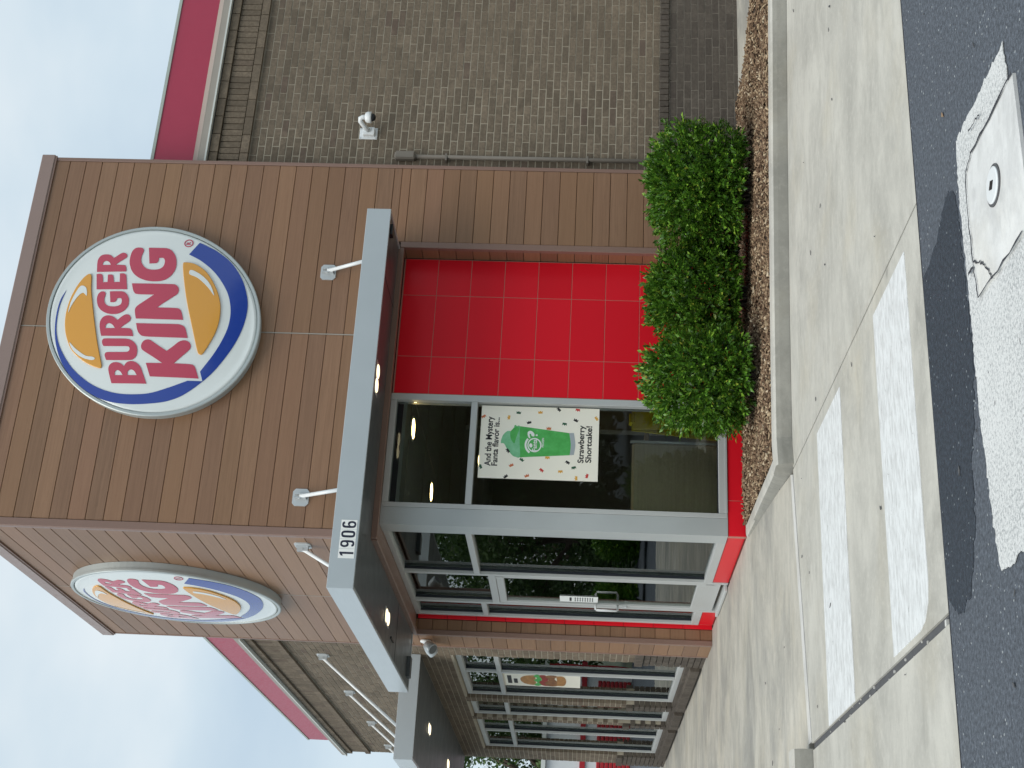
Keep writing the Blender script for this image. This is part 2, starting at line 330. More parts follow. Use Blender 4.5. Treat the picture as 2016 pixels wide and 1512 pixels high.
MT['land'] = plain('far_ground', (0.10, 0.115, 0.075), 0.95, var=0.3, scale=0.3)
m = M('mulch_chips'); r = m.rand(); m.base(m.ramp(r, [(0.0, (0.075, 0.046, 0.028)), (0.40, (0.175, 0.110, 0.068)), (0.75, (0.29, 0.20, 0.125)), (0.94, (0.42, 0.32, 0.20)), (1.0, (0.60, 0.50, 0.36))])); m.set(0.9, spec=0.2); MT['mulch'] = m.m
MT['soil'] = plain('mulch_bed_soil', (0.055, 0.036, 0.024), 0.95, var=0.35, scale=30)
def leaf(name, stops, trans=0.25, rough=0.38):
    m = M(name); g = m.n('ShaderNodeNewGeometry'); c = m.ramp(g.outputs['Random Per Island'], stops); m.base(c); m.set(rough, spec=0.45)
    td = m.n('ShaderNodeBsdfTranslucent'); m.l(c, td.inputs['Color']); mx_ = m.n('ShaderNodeMixShader'); mx_.inputs[0].default_value = trans
    o = m.t.nodes['Material Output']; m.l(m.b.outputs[0], mx_.inputs[1]); m.l(td.outputs[0], mx_.inputs[2]); m.l(mx_.outputs[0], o.inputs[0]); return m.m
MT['shrub_leaf'] = leaf('privet_leaf', [(0.0, (0.034, 0.090, 0.010)), (0.45, (0.070, 0.175, 0.018)), (0.8, (0.125, 0.280, 0.028)), (0.96, (0.25, 0.43, 0.045)), (1.0, (0.34, 0.34, 0.05))], 0.18, 0.32)
MT['tree_leaf'] = leaf('tree_leaf', [(0.0, (0.030, 0.060, 0.016)), (0.6, (0.060, 0.115, 0.028)), (1.0, (0.11, 0.17, 0.045))], 0.3, 0.5)
MT['bark'] = plain('bark', (0.09, 0.068, 0.05), 0.95, var=0.3, scale=8)
MT['storage_wall'] = plain('storage_white_panel', (0.70, 0.71, 0.70), 0.5)
MT['storage_red'] = plain('storage_red_door', (0.40, 0.018, 0.025), 0.45)

# ------------------------------------------------------------------ ground
def gz(y): return float(np.interp(y, [-60, -5.7, -2.3, 0, 60], [-0.10, -0.075, -0.02, 0, 0]))
def sheet(name, poly, mat, dz=0.0, thick=0.12, parent=None, kind='structure', bevel=0.0):
    """paving cut to a plan outline, lying on the ground slope"""
    n = len(poly); v = [(x, y, gz(y)+dz) for x, y in poly]+[(x, y, gz(y)+dz-thick) for x, y in poly]
    mb = MB().add(v, [tuple(range(n)), tuple(range(n, 2*n))[::-1]]+[(i, n+i, n+(i+1) % n, (i+1) % n) for i in range(n)])
    o = mb.build(name, mat, parent)
    if kind and not parent: o['kind'] = kind
    return o
g = MB().add([(-400,-400,-0.30),(400,-400,-0.30),(400,400,-0.30),(-400,400,-0.30)], [(0,1,2,3)]).build('ground', MT['land']); g['kind'] = 'structure'
EDGE = -5.51
road = MB().add([(-90,EDGE-0.005,-0.073),(90,EDGE-0.005,-0.073),(90,-80,-0.11),(-90,-80,-0.11)], [(0,1,2,3)]).build('road', MT['asphalt']); road['kind'] = 'structure'
# parking lane at the side of the wing
lot = MB().add([(-90,-2.62,-0.125),(-4.6,-2.62,-0.125),(-4.6,29.0,-0.125),(-90,29.0,-0.125)], [(0,3,2,1)]).build('parking_lot', MT['asphalt']); lot['kind'] = 'structure'
lot2 = MB().add([(-4.6,14.2,-0.125),(12,14.2,-0.125),(12,29.0,-0.125),(-4.6,29.0,-0.125)], [(0,3,2,1)]).build('rear_lane', MT['asphalt']); lot2['kind'] = 'structure'

apron = empty('concrete_apron'); apron['kind'] = 'structure'
J1, J2 = -0.125, -1.955                        # joints across the apron
FRONT = -2.28
sheet('paving_slab', [(J1+0.006,EDGE),(5.2,EDGE),(5.2,-2.9),(3.3,-2.615),(2.18,-2.45),(1.04,-2.32),(0.1,-2.24),(J1+0.006,-2.24)], MT['concrete'], parent=apron)
sheet('paving_slab', [(5.214,EDGE),(30,EDGE),(30,-2.9),(5.214,-2.9)], MT['concrete'], parent=apron)
sheet('paving_slab', [(J2+0.022,EDGE),(J1-0.006,EDGE),(J1-0.006,-2.225),(J2+0.022,-2.56)], MT['concrete'], parent=apron)
sheet('paving_slab', [(-7.2,EDGE),(J2-0.022,EDGE),(J2-0.022,-2.58),(-7.2,-2.62)], MT['concrete'], parent=apron)
sheet('paving_slab', [(-30,EDGE),(-7.214,EDGE),(-7.214,-2.62),(-30,-2.62)], MT['concrete'], parent=apron)
sheet('joint_filler', [(J1-0.0055,EDGE+0.01),(J1+0.0055,EDGE+0.01),(J1+0.0055,-2.25),(J1-0.0055,-2.25)], MT['crack'], dz=-0.006, thick=0.05, parent=apron)
sheet('joint_filler', [(J2-0.0215,EDGE+0.01),(J2+0.0215,EDGE+0.01),(J2+0.0215,-2.57),(J2-0.0215,-2.57)], MT['joint'], dz=-0.010, thick=0.05, parent=apron)
sheet('joint_filler', [(5.2005,EDGE+0.01),(5.2135,EDGE+0.01),(5.2135,-2.9),(5.2005,-2.9)], MT['crack'], dz=-0.006, thick=0.05, parent=apron)
# flush kerb at the ramp, and the walk behind it
flush = sheet('flush_kerb', [(J2+0.03,-2.555),(-0.16,-2.219),(-0.13,-2.13),(J2+0.03,-2.465)], MT['pale_concrete'], dz=0.0035, thick=0.1)
walk = empty('sidewalk'); walk['kind'] = 'structure'
def wsl(poly): return sheet('walk_slab', poly, MT['walk'], parent=walk)
wsl([(J2+0.03,-2.46),(-0.128,-2.125),(0.0,-1.2),(0.13,0.03),(0.17,0.10),(0.17,1.2),(J2-0.02,1.2),(J2-0.02,-2.46)])
ys = [1.2, 2.75, 4.3, 5.85, 7.4, 8.95, 10.5, 12.05, 14.2]
for a, b in zip(ys[:-1], ys[1:]):
    wsl([(J2-0.02,a+0.005),(0.17,a+0.005),(0.17,b),(J2-0.02,b)]); wsl([(-4.6,a+0.005),(J2-0.026,a+0.005),(J2-0.026,b),(-4.6,b)])
wsl([(-4.6,-2.45),(J2-0.026,-2.45),(J2-0.026,1.2),(-4.6,1.2)])
sheet('walk_bedding', [(-4.59,-2.4),(0.16,-1.9),(0.16,14.1),(-4.59,14.1)], MT['joint'], dz=-0.012, thick=0.05, parent=walk)
wsl([(4.43,-2.6),(9.5,-2.6),(9.5,0.18),(4.43,0.18)])
tag(sheet('road_edge', [(-89,EDGE-0.010),(-89,EDGE-0.0045),(89,EDGE-0.0045),(89,EDGE-0.010)], MT['crack'], dz=0.001, thick=0.02), kind='structure')

def kerb(name, path, tops, bots, width=0.15, side=1, label=None):
    """path = foot of the face; tops/bots = heights; the body lies to the left of the path"""
    vv = []; ff = []; n = len(path)
    for i, (x, y) in enumerate(path):
        a = Vector(path[max(i-1,0)]); b = Vector(path[min(i+1,n-1)]); d = (b-a).normalized(); nrm = Vector((-d.y, d.x))*side
        h = tops[i]-bots[i]; wd = width
        prof = [(0.0, bots[i]-0.12), (0.0, bots[i]+0.001), (0.012, bots[i]+h*0.62), (0.022, bots[i]+h*0.88), (0.042, tops[i]), (wd-0.01, tops[i]+0.002), (wd, tops[i]-0.01), (wd, bots[i]-0.12)]
        vv += [(x+nrm.x*o, y+nrm.y*o, z) for o, z in prof]
    k = 8
    ff = [(i*k+j, i*k+(j+1) % k, (i+1)*k+(j+1) % k, (i+1)*k+j) for i in range(n-1) for j in range(k)]
    ff += [tuple(range(k)), tuple((n-1)*k+j for j in range(k))[::-1]]
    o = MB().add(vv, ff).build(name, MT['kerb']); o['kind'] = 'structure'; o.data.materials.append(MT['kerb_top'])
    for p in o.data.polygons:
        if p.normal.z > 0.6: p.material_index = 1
    return o
kp = [(-0.10,-2.275),(0.10,-2.23),(0.55,-2.265),(1.04,-2.31),(1.6,-2.375),(2.18,-2.44),(2.8,-2.53),(3.38,-2.61),(4.4,-2.77),(5.2,-2.89),(9.5,-2.9)]
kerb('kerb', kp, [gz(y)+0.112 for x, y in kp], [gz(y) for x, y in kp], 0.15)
kp2 = [(-30,-2.63),(-7,-2.63),(-4,-2.61),(-2.6,-2.585),(J2-0.01,-2.565)]
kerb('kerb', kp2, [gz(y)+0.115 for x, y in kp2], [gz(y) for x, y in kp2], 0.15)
kp3 = [(0.165,0.13),(0.13,0.02),(0.065,-0.55),(0.0,-1.12),(-0.075,-1.75),(-0.115,-2.12)]
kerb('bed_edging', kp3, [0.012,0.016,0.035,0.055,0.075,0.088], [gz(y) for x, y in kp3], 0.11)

# crosswalk bars
bar = empty('crosswalk_bar', (0,0,0)); 
def cross(poly, mat, dz, label):
    o = sheet('crosswalk_bar', poly, mat, dz=dz, thick=0.003, kind=None); tag(o, label, 'road marking', 'white crosswalk bars'); return o
bpy.data.objects.remove(bar)
def rounded(x0,x1,y0,y1,rad,which=()):
    pts = []
    for (cx,cy,a0,key) in ((x1-rad,y1-rad,0,'ne'),(x0+rad,y1-rad,90,'nw'),(x0+rad,y0+rad,180,'sw'),(x1-rad,y0+rad,270,'se')):
        r_ = rad if key in which else 0.004
        cx = (x1-r_) if 'e' in key else (x0+r_); cy = (y1-r_) if 'n' in key else (y0+r_)
        pts += [(cx+r_*math.cos(R(a0+t)), cy+r_*math.sin(R(a0+t))) for t in (0,30,60,90)]
    return pts
cross(rounded(-1.93,-0.225,-3.78,-3.09,0.05), MT['paint'], 0.003, 'white crosswalk bar on concrete nearest the sidewalk')
cross(rounded(-1.905,-0.222,-5.265,-4.625,0.17,('sw',)), MT['paint'], 0.003, 'white crosswalk bar on concrete next to the asphalt edge')
# the third bar lies on the asphalt and is painted over a small concrete pad
tb = [(-0.245,-6.16),(-0.5,-6.135),(-0.9,-6.150),(-1.35,-6.138),(-1.8,-6.178),(-1.975,-6.215),(-1.99,-6.27),(-1.965,-6.8),(-1.2,-6.84),(-0.6,-6.80),(-0.26,-6.79)]
def on_road(y): return -0.073+(y-EDGE)*(0.037/74.5)
def road_sheet(name, poly, mat, dz, thick=0.003, parent=None):
    n = len(poly); v = [(x,y,on_road(y)+dz) for x,y in poly]+[(x,y,on_road(y)+dz-thick) for x,y in poly]
    return MB().add(v, [tuple(range(n)), tuple(range(n,2*n))[::-1]]+[(i,n+i,n+(i+1)%n,(i+1)%n) for i in range(n)]).build(name, mat, parent)
def ragged(poly, amp, step=0.03, closed=True):
    o = []
    for a, b in zip(poly, poly[1:]+poly[:1]) if closed else zip(poly[:-1], poly[1:]):
        d = math.dist(a,b); k = max(1,int(d/step))
        for i in range(k):
            t = i/k; o.append((a[0]+(b[0]-a[0])*t+random.uniform(-amp,amp), a[1]+(b[1]-a[1])*t+random.uniform(-amp,amp)))
    return o
b3 = road_sheet('crosswalk_bar', ragged(tb, 0.009, 0.02), MT['paint_rough'], 0.006); tag(b3, 'speckled white crosswalk bar painted on dark asphalt', 'road marking', 'white crosswalk bars')
dark = [(-0.50,EDGE-0.012),(-0.50,-5.66),(-0.44,-5.82),(-0.36,-5.96),(-0.40,-6.06),(-0.62,-6.10),(-0.85,-6.11),(-1.13,-6.115),(-1.38,-6.06),(-1.5,-5.97),(-1.66,-5.972),(-1.83,-5.905),(-1.955,-5.82),(-1.985,-5.68),(-1.93,-5.58),(-1.88,EDGE-0.012)]
dp = road_sheet('asphalt_patch', ragged(dark[1:-1],0.016,0.022,False)+[dark[-1],dark[0]], MT['asphalt_dark'], 0.0025); dp['kind'] = 'structure'
pad = road_sheet('cleanout_pad', [(-0.447,-6.865),(-0.436,-6.6),(-0.430,-6.365),(-0.462,-6.275),(-0.64,-6.262),(-0.84,-6.268),(-0.985,-6.288),(-1.012,-6.55),(-1.02,-6.87)], MT['pad'], 0.012, 0.06); pad['kind'] = 'structure'
def crack(pts, w_):
    v = []; 
    for i,(x,y) in enumerate(pts):
        a = Vector(pts[max(i-1,0)]); b = Vector(pts[min(i+1,len(pts)-1)]); d = (b-a).normalized(); nn = Vector((-d.y,d.x))*(w_*random.uniform(0.5,1.2))
        v += [(x+nn.x,y+nn.y,on_road(y)+0.0165),(x-nn.x,y-nn.y,on_road(y)+0.0165)]
    return MB().add(v,[(2*i,2*i+1,2*i+3,2*i+2) for i in range(len(pts)-1)])
def wob(pts,amp=0.006):
    o=[]
    for a,b in zip(pts[:-1],pts[1:]):
        for i in range(4): t=i/4; o.append((a[0]+(b[0]-a[0])*t+random.uniform(-amp,amp),a[1]+(b[1]-a[1])*t+random.uniform(-amp,amp)))
    return o+[pts[-1]]
for pts,w_ in (([(-0.45,-6.87),(-0.44,-6.6),(-0.43,-6.36),(-0.465,-6.272),(-0.64,-6.258),(-0.84,-6.264),(-0.99,-6.284)],0.006),([(-0.985,-6.28),(-1.012,-6.52),(-1.018,-6.8)],0.004),([(-0.835,-6.27),(-0.87,-6.33),(-0.905,-6.375),(-0.96,-6.43),(-1.005,-6.46)],0.004),([(-0.335,-6.36),(-0.345,-6.45),(-0.36,-6.5)],0.004),([(-0.85,-6.20),(-0.855,-6.26)],0.008)):
    crack(wob(pts),w_).build('crack', MT['crack'], pad)
cap = empty('cleanout_cap', (-0.70,-6.568,on_road(-6.57)+0.012)); tag(cap, 'round white cleanout cap with a black diamond in the road pad', 'drain cap')
MB().lathe([(0.076,0.0),(0.076,0.004),(0.068,0.005)], n=36).build('rim', MT['joint'], cap)
MB().lathe([(0.066,0.0),(0.066,0.008),(0.060,0.010)], n=36).build('lid', MT['white_metal'], cap)
MB().prism([(0.020,0.0),(0.0,0.026),(-0.020,0.0),(0.0,-0.026)],0.0105,0.0118).build('diamond_mark', MT['black'], cap, rz=0.25)
# grit in the joint, bits of litter on the slabs
gb = MB()
for i in range(16):
    y = random.uniform(-5.5,-2.7) if i else -5.47; x = J2+random.uniform(-0.018,0.018); s = random.uniform(0.002,0.006) if i else 0.012
    gb.box(x-s,x+s,y-s,y+s,gz(y)-0.012,gz(y)-0.009+s)
gb.build('grit', MT['pale_concrete']).__setitem__('kind','stuff')
lb = MB()
for i in range(70):
    x = random.uniform(-2.6,3.2); y = random.uniform(-5.3,-0.3) if i%2 else random.uniform(-7.2,-5.8)
    if x > 0 and y > -2.75: continue
    z = (gz(y) if y > EDGE else on_road(y))+0.004; a = random.uniform(0,6.28); l_ = random.uniform(0.006,0.022); w2 = l_*random.uniform(0.15,0.5)
    c_,s_ = math.cos(a),math.sin(a); pts=[(-l_,0),(0,-w2),(l_,0),(0,w2)]
    lb.prism([(x+p*c_-q*s_, y+p*s_+q*c_) for p,q in pts], z, z+0.003)
lb.build('litter', MT['joint']).__setitem__('kind','stuff')
for i,(x,y,a,lab) in enumerate(((-0.02,-6.02,0.5,'dry tan leaf lying on bare asphalt beside the road pad'),)):
    lf = MB().add([(-0.02,0,0.003),(-0.004,-0.009,0.007),(0.022,0,0.004),(-0.002,0.010,0.008),(0,0,0.002)],[(0,1,4),(1,2,4),(2,3,4),(3,0,4)]).build('fallen_leaf', MT['mulch'], loc=(x,y,on_road(y)+0.001), rz=a); tag(lf,lab,'leaf')

# ------------------------------------------------------------------ the restaurant
B = empty('restaurant_building'); tag(B, 'brown plank corner tower restaurant with grey brick wings and red tile', 'building')
TW, TD, ZC, ZT = 3.58, 3.76, 3.05, 6.36       # tower width, depth, soffit, top of planks
D = 0.19                                      # storefront set back
GL = D+0.055
core = MB(); core.box(0.02,TW-0.02,0.02,TD-0.02,ZC+0.004,ZT); core.box(2.735,TW-0.02,0.02,0.24,-0.1,ZC+0.003); core.box(0.02,0.24,3.235,TD-0.02,-0.1,ZC+0.003)
clad = core.build('plank_cladding', MT['groove'], B)
PZ = 3.017; PH = 0.1524
pm = {}
def plank(length, cx, cy, cz, rz, h=PH-0.004):
    key = (round(length,3), round(h,3))
    if key not in pm: pm[key] = MB().bbox(-length/2,length/2,-0.009,0.009,-h/2,h/2,0.003).mesh('plank', MT['plank'])
    return link('plank', pm[key], clad, (cx,cy,cz), rz)
rows = [PZ+PH*k for k in range(-20, 23)]
def run_front(x0, x1, zlo, zhi, yp=0.009):
    for z in rows:
        a, b = max(z+0.002, zlo), min(z+PH-0.002, zhi)
        if b-a > 0.02: plank(x1-x0, (x0+x1)/2, yp, (a+b)/2, 0, b-a)
def run_left(y0, y1, zlo, zhi, xp=0.009):
    for z in rows:
        a, b = max(z+0.002, zlo), min(z+PH-0.002, zhi)
        if b-a > 0.02: plank(y1-y0, xp, (y0+y1)/2, (a+b)/2, -math.pi/2, b-a)
run_front(0.066,1.826,ZC+0.05,ZT); run_front(1.838,TW-0.035,ZC+0.05,ZT)
run_left(0.066,1.886,ZC+0.05,ZT); run_left(1.898,TD-0.03,ZC+0.05,ZT)
run_front(2.775,TW-0.035,0.0,ZC+0.047); run_left(3.262,TD-0.03,0.0,ZC+0.047)
for z in rows:                                 # the returns of the opening
    if -0.1 < z < ZC:
        a, b = max(z+0.002,0.0), min(z+PH-0.002,ZC-0.002)
        if b-a > 0.02:
            plank(0.155, 2.729, 0.128, (a+b)/2, -math.pi/2, b-a); plank(0.112, 0.102, 3.226, (a+b)/2, 0, b-a)
def trim(x0,x1,y0,y1,z0,z1,name='corner_trim',m='trim',b=0.004): return MB().bbox(x0,x1,y0,y1,z0,z1,b).build(name, MT[m], B)
trim(-0.006,0.062,-0.006,0.010,ZC+0.052,ZT); trim(-0.006,0.008,0.013,0.062,ZC+0.052,ZT)
trim(TW-0.032,TW+0.004,-0.005,0.10,0.0,ZT); trim(-0.005,0.10,TD-0.027,TD+0.004,0.0,ZT)
trim(2.712,2.772,-0.008,0.045,0.0,ZC); trim(-0.008,0.045,3.205,3.259,0.0,ZC)
trim(0.0,2.709,-0.008,0.045,ZC-0.035,ZC+0.048,'head_trim'); trim(-0.008,0.045,0.048,3.202,ZC-0.035,ZC+0.048,'head_trim')
trim(1.8275,1.8365,-0.002,0.012,ZC+0.052,ZT,'panel_joint','coping',0.001); trim(-0.002,0.012,1.8875,1.8965,ZC+0.052,ZT,'panel_joint','coping',0.001)
# tower coping
cp = MB(); cp.bbox(-0.022,TW+0.022,-0.022,0.25,ZT+0.004,ZT+0.13,0.006); cp.bbox(-0.022,0.25,0.252,TD+0.022,ZT+0.004,ZT+0.13,0.006); cp.bbox(0.252,TW+0.045,TD-0.2,TD+0.045,ZT+0.004,ZT+0.13,0.006); cp.bbox(TW-0.2,TW+0.045,0.252,TD-0.202,ZT+0.004,ZT+0.13,0.006)
cp.build('tower_coping', MT['coping_brown'], B)
MB().box(-0.014,TW+0.012,-0.014,0.0,ZT-0.012,ZT+0.0035).box(-0.014,0.0,0.002,TD+0.012,ZT-0.012,ZT+0.0035).build('coping_cleat', MT['trim'], B)
# soffit over the recess and solid roof slab over the rooms
MB().box(0.047,2.72,0.047,0.30,ZC-0.012,ZC+0.002).box(0.047,0.30,0.302,3.21,ZC-0.012,ZC+0.002).build('recess_soffit', MT['trim'], B)
MB().box(0.35,9.2,3.78,11.2,3.05,3.3).box(3.62,9.2,0.5,3.775,3.05,3.3).build('roof_slab', MT['coping'], B)
# interior shell
MB().box(0.26,8.8,0.26,11.1,2.90,2.93).build('ceiling', MT['ceiling'], B)
MB().box(0.25,8.8,0.25,11.1,-0.06,0.005).build('floor', MT['interior_floor'], B)
MB().box(8.8,8.9,0.25,11.1,0.0,2.95).box(0.4,8.8,11.05,11.15,0.0,2.95).build('inner_wall', MT['interior_wall'], B)
MB().box(3.1,3.25,0.4,2.2,0.006,2.9).build('partition', MT['interior_wall'], B); MB().box(3.3,8.6,5.6,5.75,0.006,2.9).build('partition', MT['interior_wall'], B)
tb_ = MB()
for k in range(0,13,2): tb_.box(0.30+k*0.61,0.312+k*0.61,0.3,11.0,2.893,2.8995)
for k in range(0,17,2): tb_.box(0.3,8.7,0.5+k*0.61,0.512+k*0.61,2.890,2.8965)
tb_.build('ceiling_grid', MT['coping'], B)

# ---- red tile wall
tw = MB().box(1.378,2.712,0.2005,0.24,0.0,ZC-0.02).box(0.185,1.3785,0.201,0.239,-0.05,0.148).box(0.2075,0.2385,0.2,1.6,-0.05,0.1465).build('tile_wall', MT['grout'], B); tw2 = MB().box(0.207,0.24,2.64,3.225,-0.05,0.146).box(0.2073,0.239,3.155,3.2245,0.145,ZC-0.02).build('side_tile_wall', MT['grout'], B)
tmesh = {}
def tile(w_,h_,x,y,z,rz):
    k = (round(w_,3),round(h_,3))
    if k not in tmesh: tmesh[k] = MB().bbox(-w_/2,w_/2,-0.005,0.005,-h_/2,h_/2,0.0015).mesh('tile', MT['tile'])
    link('tile', tmesh[k], tw, (x,y,z), rz)
zr = [1.205+0.3026*k for k in range(-4,7)]
xs_ = [1.381,1.737,2.341,2.709]
for z0,z1 in zip(zr[:-1],zr[1:]):
    a,b = max(z0,0.0)+0.0025, min(z1,ZC-0.03)-0.0025
    for x0,x1 in zip(xs_[:-1],xs_[1:]):
        if b-a>0.02: tile(x1-x0-0.005,b-a,(x0+x1)/2,0.203,(a+b)/2,0)
for x0,x1 in ((0.188,0.498),(0.498,1.105),(1.105,1.378)): tile(x1-x0-0.005,0.143,(x0+x1)/2,0.203,0.0735,0)
for y0,y1 in ((0.212,1.598),): tile(y1-y0-0.005,0.141,0.202,(y0+y1)/2,0.0725,-math.pi/2)
tile(0.505,0.141,0.202,2.902,0.0725,-math.pi/2)
for z0,z1 in zip(zr[:-1],zr[1:]):
    a,b = max(z0,0.0)+0.002, min(z1,ZC-0.03)-0.002
    if b-a>0.02: tile(0.050,b-a,0.185,3.204,(a+b)/2,0)

# ---- storefront: frame members and panes
SF = MB().box(0.186,0.338,D+0.002,0.335,0.150,ZC-0.014).build('storefront', MT['alu_panel'], B)   # the folded corner post
def member(x0,x1,y0,y1,z0,z1,m='alu',par=None): return MB().bbox(x0,x1,y0,y1,z0,z1,0.0025).build('mullion', MT[m], par or SF)
def pane(x0,x1,y0,y1,z0,z1,par=None): return MB().box(x0,x1,y0,y1,z0,z1).build('pane', MT['glass'], par or SF)
YF0, YF1 = D, D+0.11                           # front wall frame depth
ZH, ZS, ZB, ZB2 = 2.985, 0.22, 2.28, 2.335
member(0.341,0.382,YF0,YF1,0.150,ZC-0.014); member(1.318,1.376,YF0,YF1,0.150,ZC-0.014)
member(0.384,1.316,YF0+0.002,YF1,ZH,ZC-0.014); member(0.384,1.316,YF0+0.002,YF1,0.150,ZS); member(0.384,1.316,YF0+0.002,YF1,ZB,ZB2)
member(0.384,1.316,YF0-0.004,YF0,0.150,0.172)
pane(0.384,1.316,GL,GL+0.006,ZS,ZB); pane(0.384,1.316,GL,GL+0.006,ZB2,ZH)
XF0, XF1 = D, D+0.11
MB().box(0.1865,0.2405,0.337,0.395,0.150,ZC-0.014).build('mullion', MT['alu_panel'], SF)
for y0,y1,zb in ((1.602,1.652,0.0),(2.594,2.645,0.0),(3.105,3.157,0.146)): member(XF0,XF1,y0,y1,zb,ZC-0.014)
for y0,y1 in ((0.397,1.600),(1.654,2.592),(2.647,3.103)): member(XF0+0.002,XF1,y0,y1,ZH,ZC-0.014)
for y0,y1 in ((0.397,1.600),(2.647,3.103)):
    member(XF0+0.002,XF1,y0,y1,0.146,ZS); member(XF0+0.002,XF1,y0,y1,ZB,ZB2)
    pane(GL,GL+0.006,y0,y1,ZS,ZB); pane(GL,GL+0.006,y0,y1,ZB2,ZH)
member(XF0+0.002,XF1,1.654,2.592,2.142,2.212); pane(GL,GL+0.006,1.654,2.592,2.212,ZH)
gk = MB()
for y1 in (1.600,2.592,3.103): gk.box(GL-0.026,GL-0.001,y1-0.007,y1-0.0005,ZS,ZH)
for z in (ZS,): gk.box(0.386,1.314,GL-0.01,GL-0.001,z,z+0.008)
gk.build('gasket', MT['gasket'], SF)
# ---- door
X0 = D+0.004
door = MB().bbox(X0,X0+0.045,1.658,1.712,0.062,2.138,0.003).bbox(X0,X0+0.045,2.534,2.588,0.062,2.138,0.003).bbox(X0,X0+0.045,1.714,2.532,0.062,0.275,0.003).bbox(X0,X0+0.045,1.714,2.532,2.068,2.138,0.003).build('door', MT['alu'], B)
MB().box(X0+0.02,X0+0.026,1.714,2.532,0.275,2.068).build('pane', MT['glass'], door)
MB().tube([(X0,2.515,1.20),(X0-0.055,2.50,1.20),(X0-0.07,2.47,1.19),(X0-0.07,2.47,1.0),(X0-0.055,2.50,0.985),(X0,2.515,0.985)],0.011,10).build('pull_handle', MT['white_metal'], door, True)
MB().tube([(X0+0.09,1.72,1.06),(X0+0.10,1.76,1.06),(X0+0.10,2.49,1.06),(X0+0.09,2.53,1.06)],0.013,8).build('push_bar', MT['white_metal'], door, True)
MB().lathe([(0.016,-0.012),(0.016,0.0)],c=(X0,2.56,0.90),axis='X',n=20).build('lock_cylinder', MT['steel'], door, True)
MB().box(X0-0.012,X0-0.001,1.655,1.700,2.075,2.14).box(X0-0.012,X0-0.001,1.66,1.69,0.13,0.2).build('hinge', MT['alu'], door)
MB().bbox(X0-0.06,X0+0.09,1.654,2.592,0.004,0.030,0.004).build('threshold', MT['alu'], B)
nt_ = MB().box(X0+0.012,X0+0.0165,2.31,2.50,1.18,1.55).build('door_notice', MT['white_print']); tag(nt_, 'narrow white opening-hours notice stuck to the glass door', 'notice')
nb_ = MB().box(X0+0.0105,X0+0.0118,2.345,2.465,1.435,1.455)
for k in range(8): nb_.box(X0+0.0105,X0+0.0118,2.34,2.40,1.395-k*0.024,1.404-k*0.024); nb_.box(X0+0.0105,X0+0.0118,2.415,2.47,1.395-k*0.024,1.404-k*0.024)
nb_.build('printed_lines', MT['ink'], nt_)

# ------------------------------------------------------------------ brick walls
YB, XB = 0.20, 0.06
BL, BH, JT = 0.1937, 0.0582, 0.0095
def courses(s0, s1, z0, n, rh=0.0677, bl=BL, openings=(), off=0):
    """running bond between s0 and s1; returns (a, b, z0, z1) of every brick"""
    o = []
    for k in range(n):
        za = z0+k*rh; zb = za+rh-JT
        spans = [(s0, s1)]
        for (a, b, c, d) in openings:
            if zb > c+0.01 and za < d-0.01:
                ns = []
                for p, q in spans:
                    if b <= p or a >= q: ns.append((p, q)); continue
                    if a > p: ns.append((p, a))
                    if b < q: ns.append((b, q))
                spans = ns
        for p, q in spans:
            x = s0-bl-JT+((k+off) % 2)*(bl+JT)/2
            while x < q:
                a, b = max(x, p), min(x+bl, q)
                if b-a > 0.02: o.append((a, b, za, zb))
                x += bl+JT
    return o
MB().box(3.56,9.2,YB+0.0035,0.45,-0.1,4.985).build('brick_wall', MT['mortar'], B)
bw = [o for o in B.children if o.name.startswith('brick_wall')][0]
MB().box(3.575,9.2,YB-0.0265,YB+0.003,-0.1,0.655).build('base_mortar', MT['mortar_dark'], bw)
RX0 = 3.590
main = courses(RX0, 9.2, 0.748, 57); base = courses(RX0, 9.2, -0.022, 10)
camv = Vector(CAM)
cand = [(math.dist(CAM, ((a+b)/2, YB, (c+d)/2)), 'm', (a,b,c,d)) for a,b,c,d in main if b < 5.75]+[(math.dist(CAM, ((a+b)/2, YB, (c+d)/2)), 'b', (a,b,c,d)) for a,b,c,d in base if 3.9 < a and b < 5.75 and c > 0.0]
cand.sort(key=lambda t: t[0]); near = set((t[1], t[2]) for t in cand[:300])
bmesh_cache = {}
for kind, lst, yf, mat in (('m', main, YB, 'brick'), ('b', base, YB-0.030, 'brick_base')):
    rest = MB()
    for q in lst:
        a,b,c,d = q; dy = random.uniform(-0.0018,0.0018)
        if (kind, q) in near:
            k = (kind, round(b-a,3))
            if k not in bmesh_cache: bmesh_cache[k] = MB().bbox(-(b-a)/2,(b-a)/2,0,0.03,-BH/2,BH/2,0.0025).mesh('brick', MT[mat])
            link('brick', bmesh_cache[k], bw, ((a+b)/2, yf+dy, (c+d)/2))
        else: rest.box(a,b,yf+dy,yf+0.03,c,d)
    tag(rest.build('brick_courses', MT[mat], bw), kind='stuff')
rl = MB(); x = RX0
while x < 9.1: rl.bbox(x,x+0.0582,YB-0.048,YB+0.04,0.659,0.744,0.003); x += 0.0677
tag(rl.build('ledge_bricks', MT['brick_base'], bw), kind='stuff')
sd = MB(); x = RX0
while x < 9.1: sd.box(x,x+0.0582,YB-0.016+random.uniform(-0.002,0.002),YB+0.03,4.700,4.895); x += 0.0677
tag(sd.build('soldier_bricks', MT['brick'], bw), kind='stuff')
cb = MB()
for a,b,c,d in courses(RX0,9.2,4.612,1,0.0845): cb.box(a,b,YB-0.034,YB+0.03,c,d)
for a,b,c,d in courses(RX0,9.2,4.902,1,0.0845): cb.box(a,b,YB-0.040,YB+0.03,c,d)
tag(cb.build('corbel_bricks', MT['brick'], bw), kind='stuff')

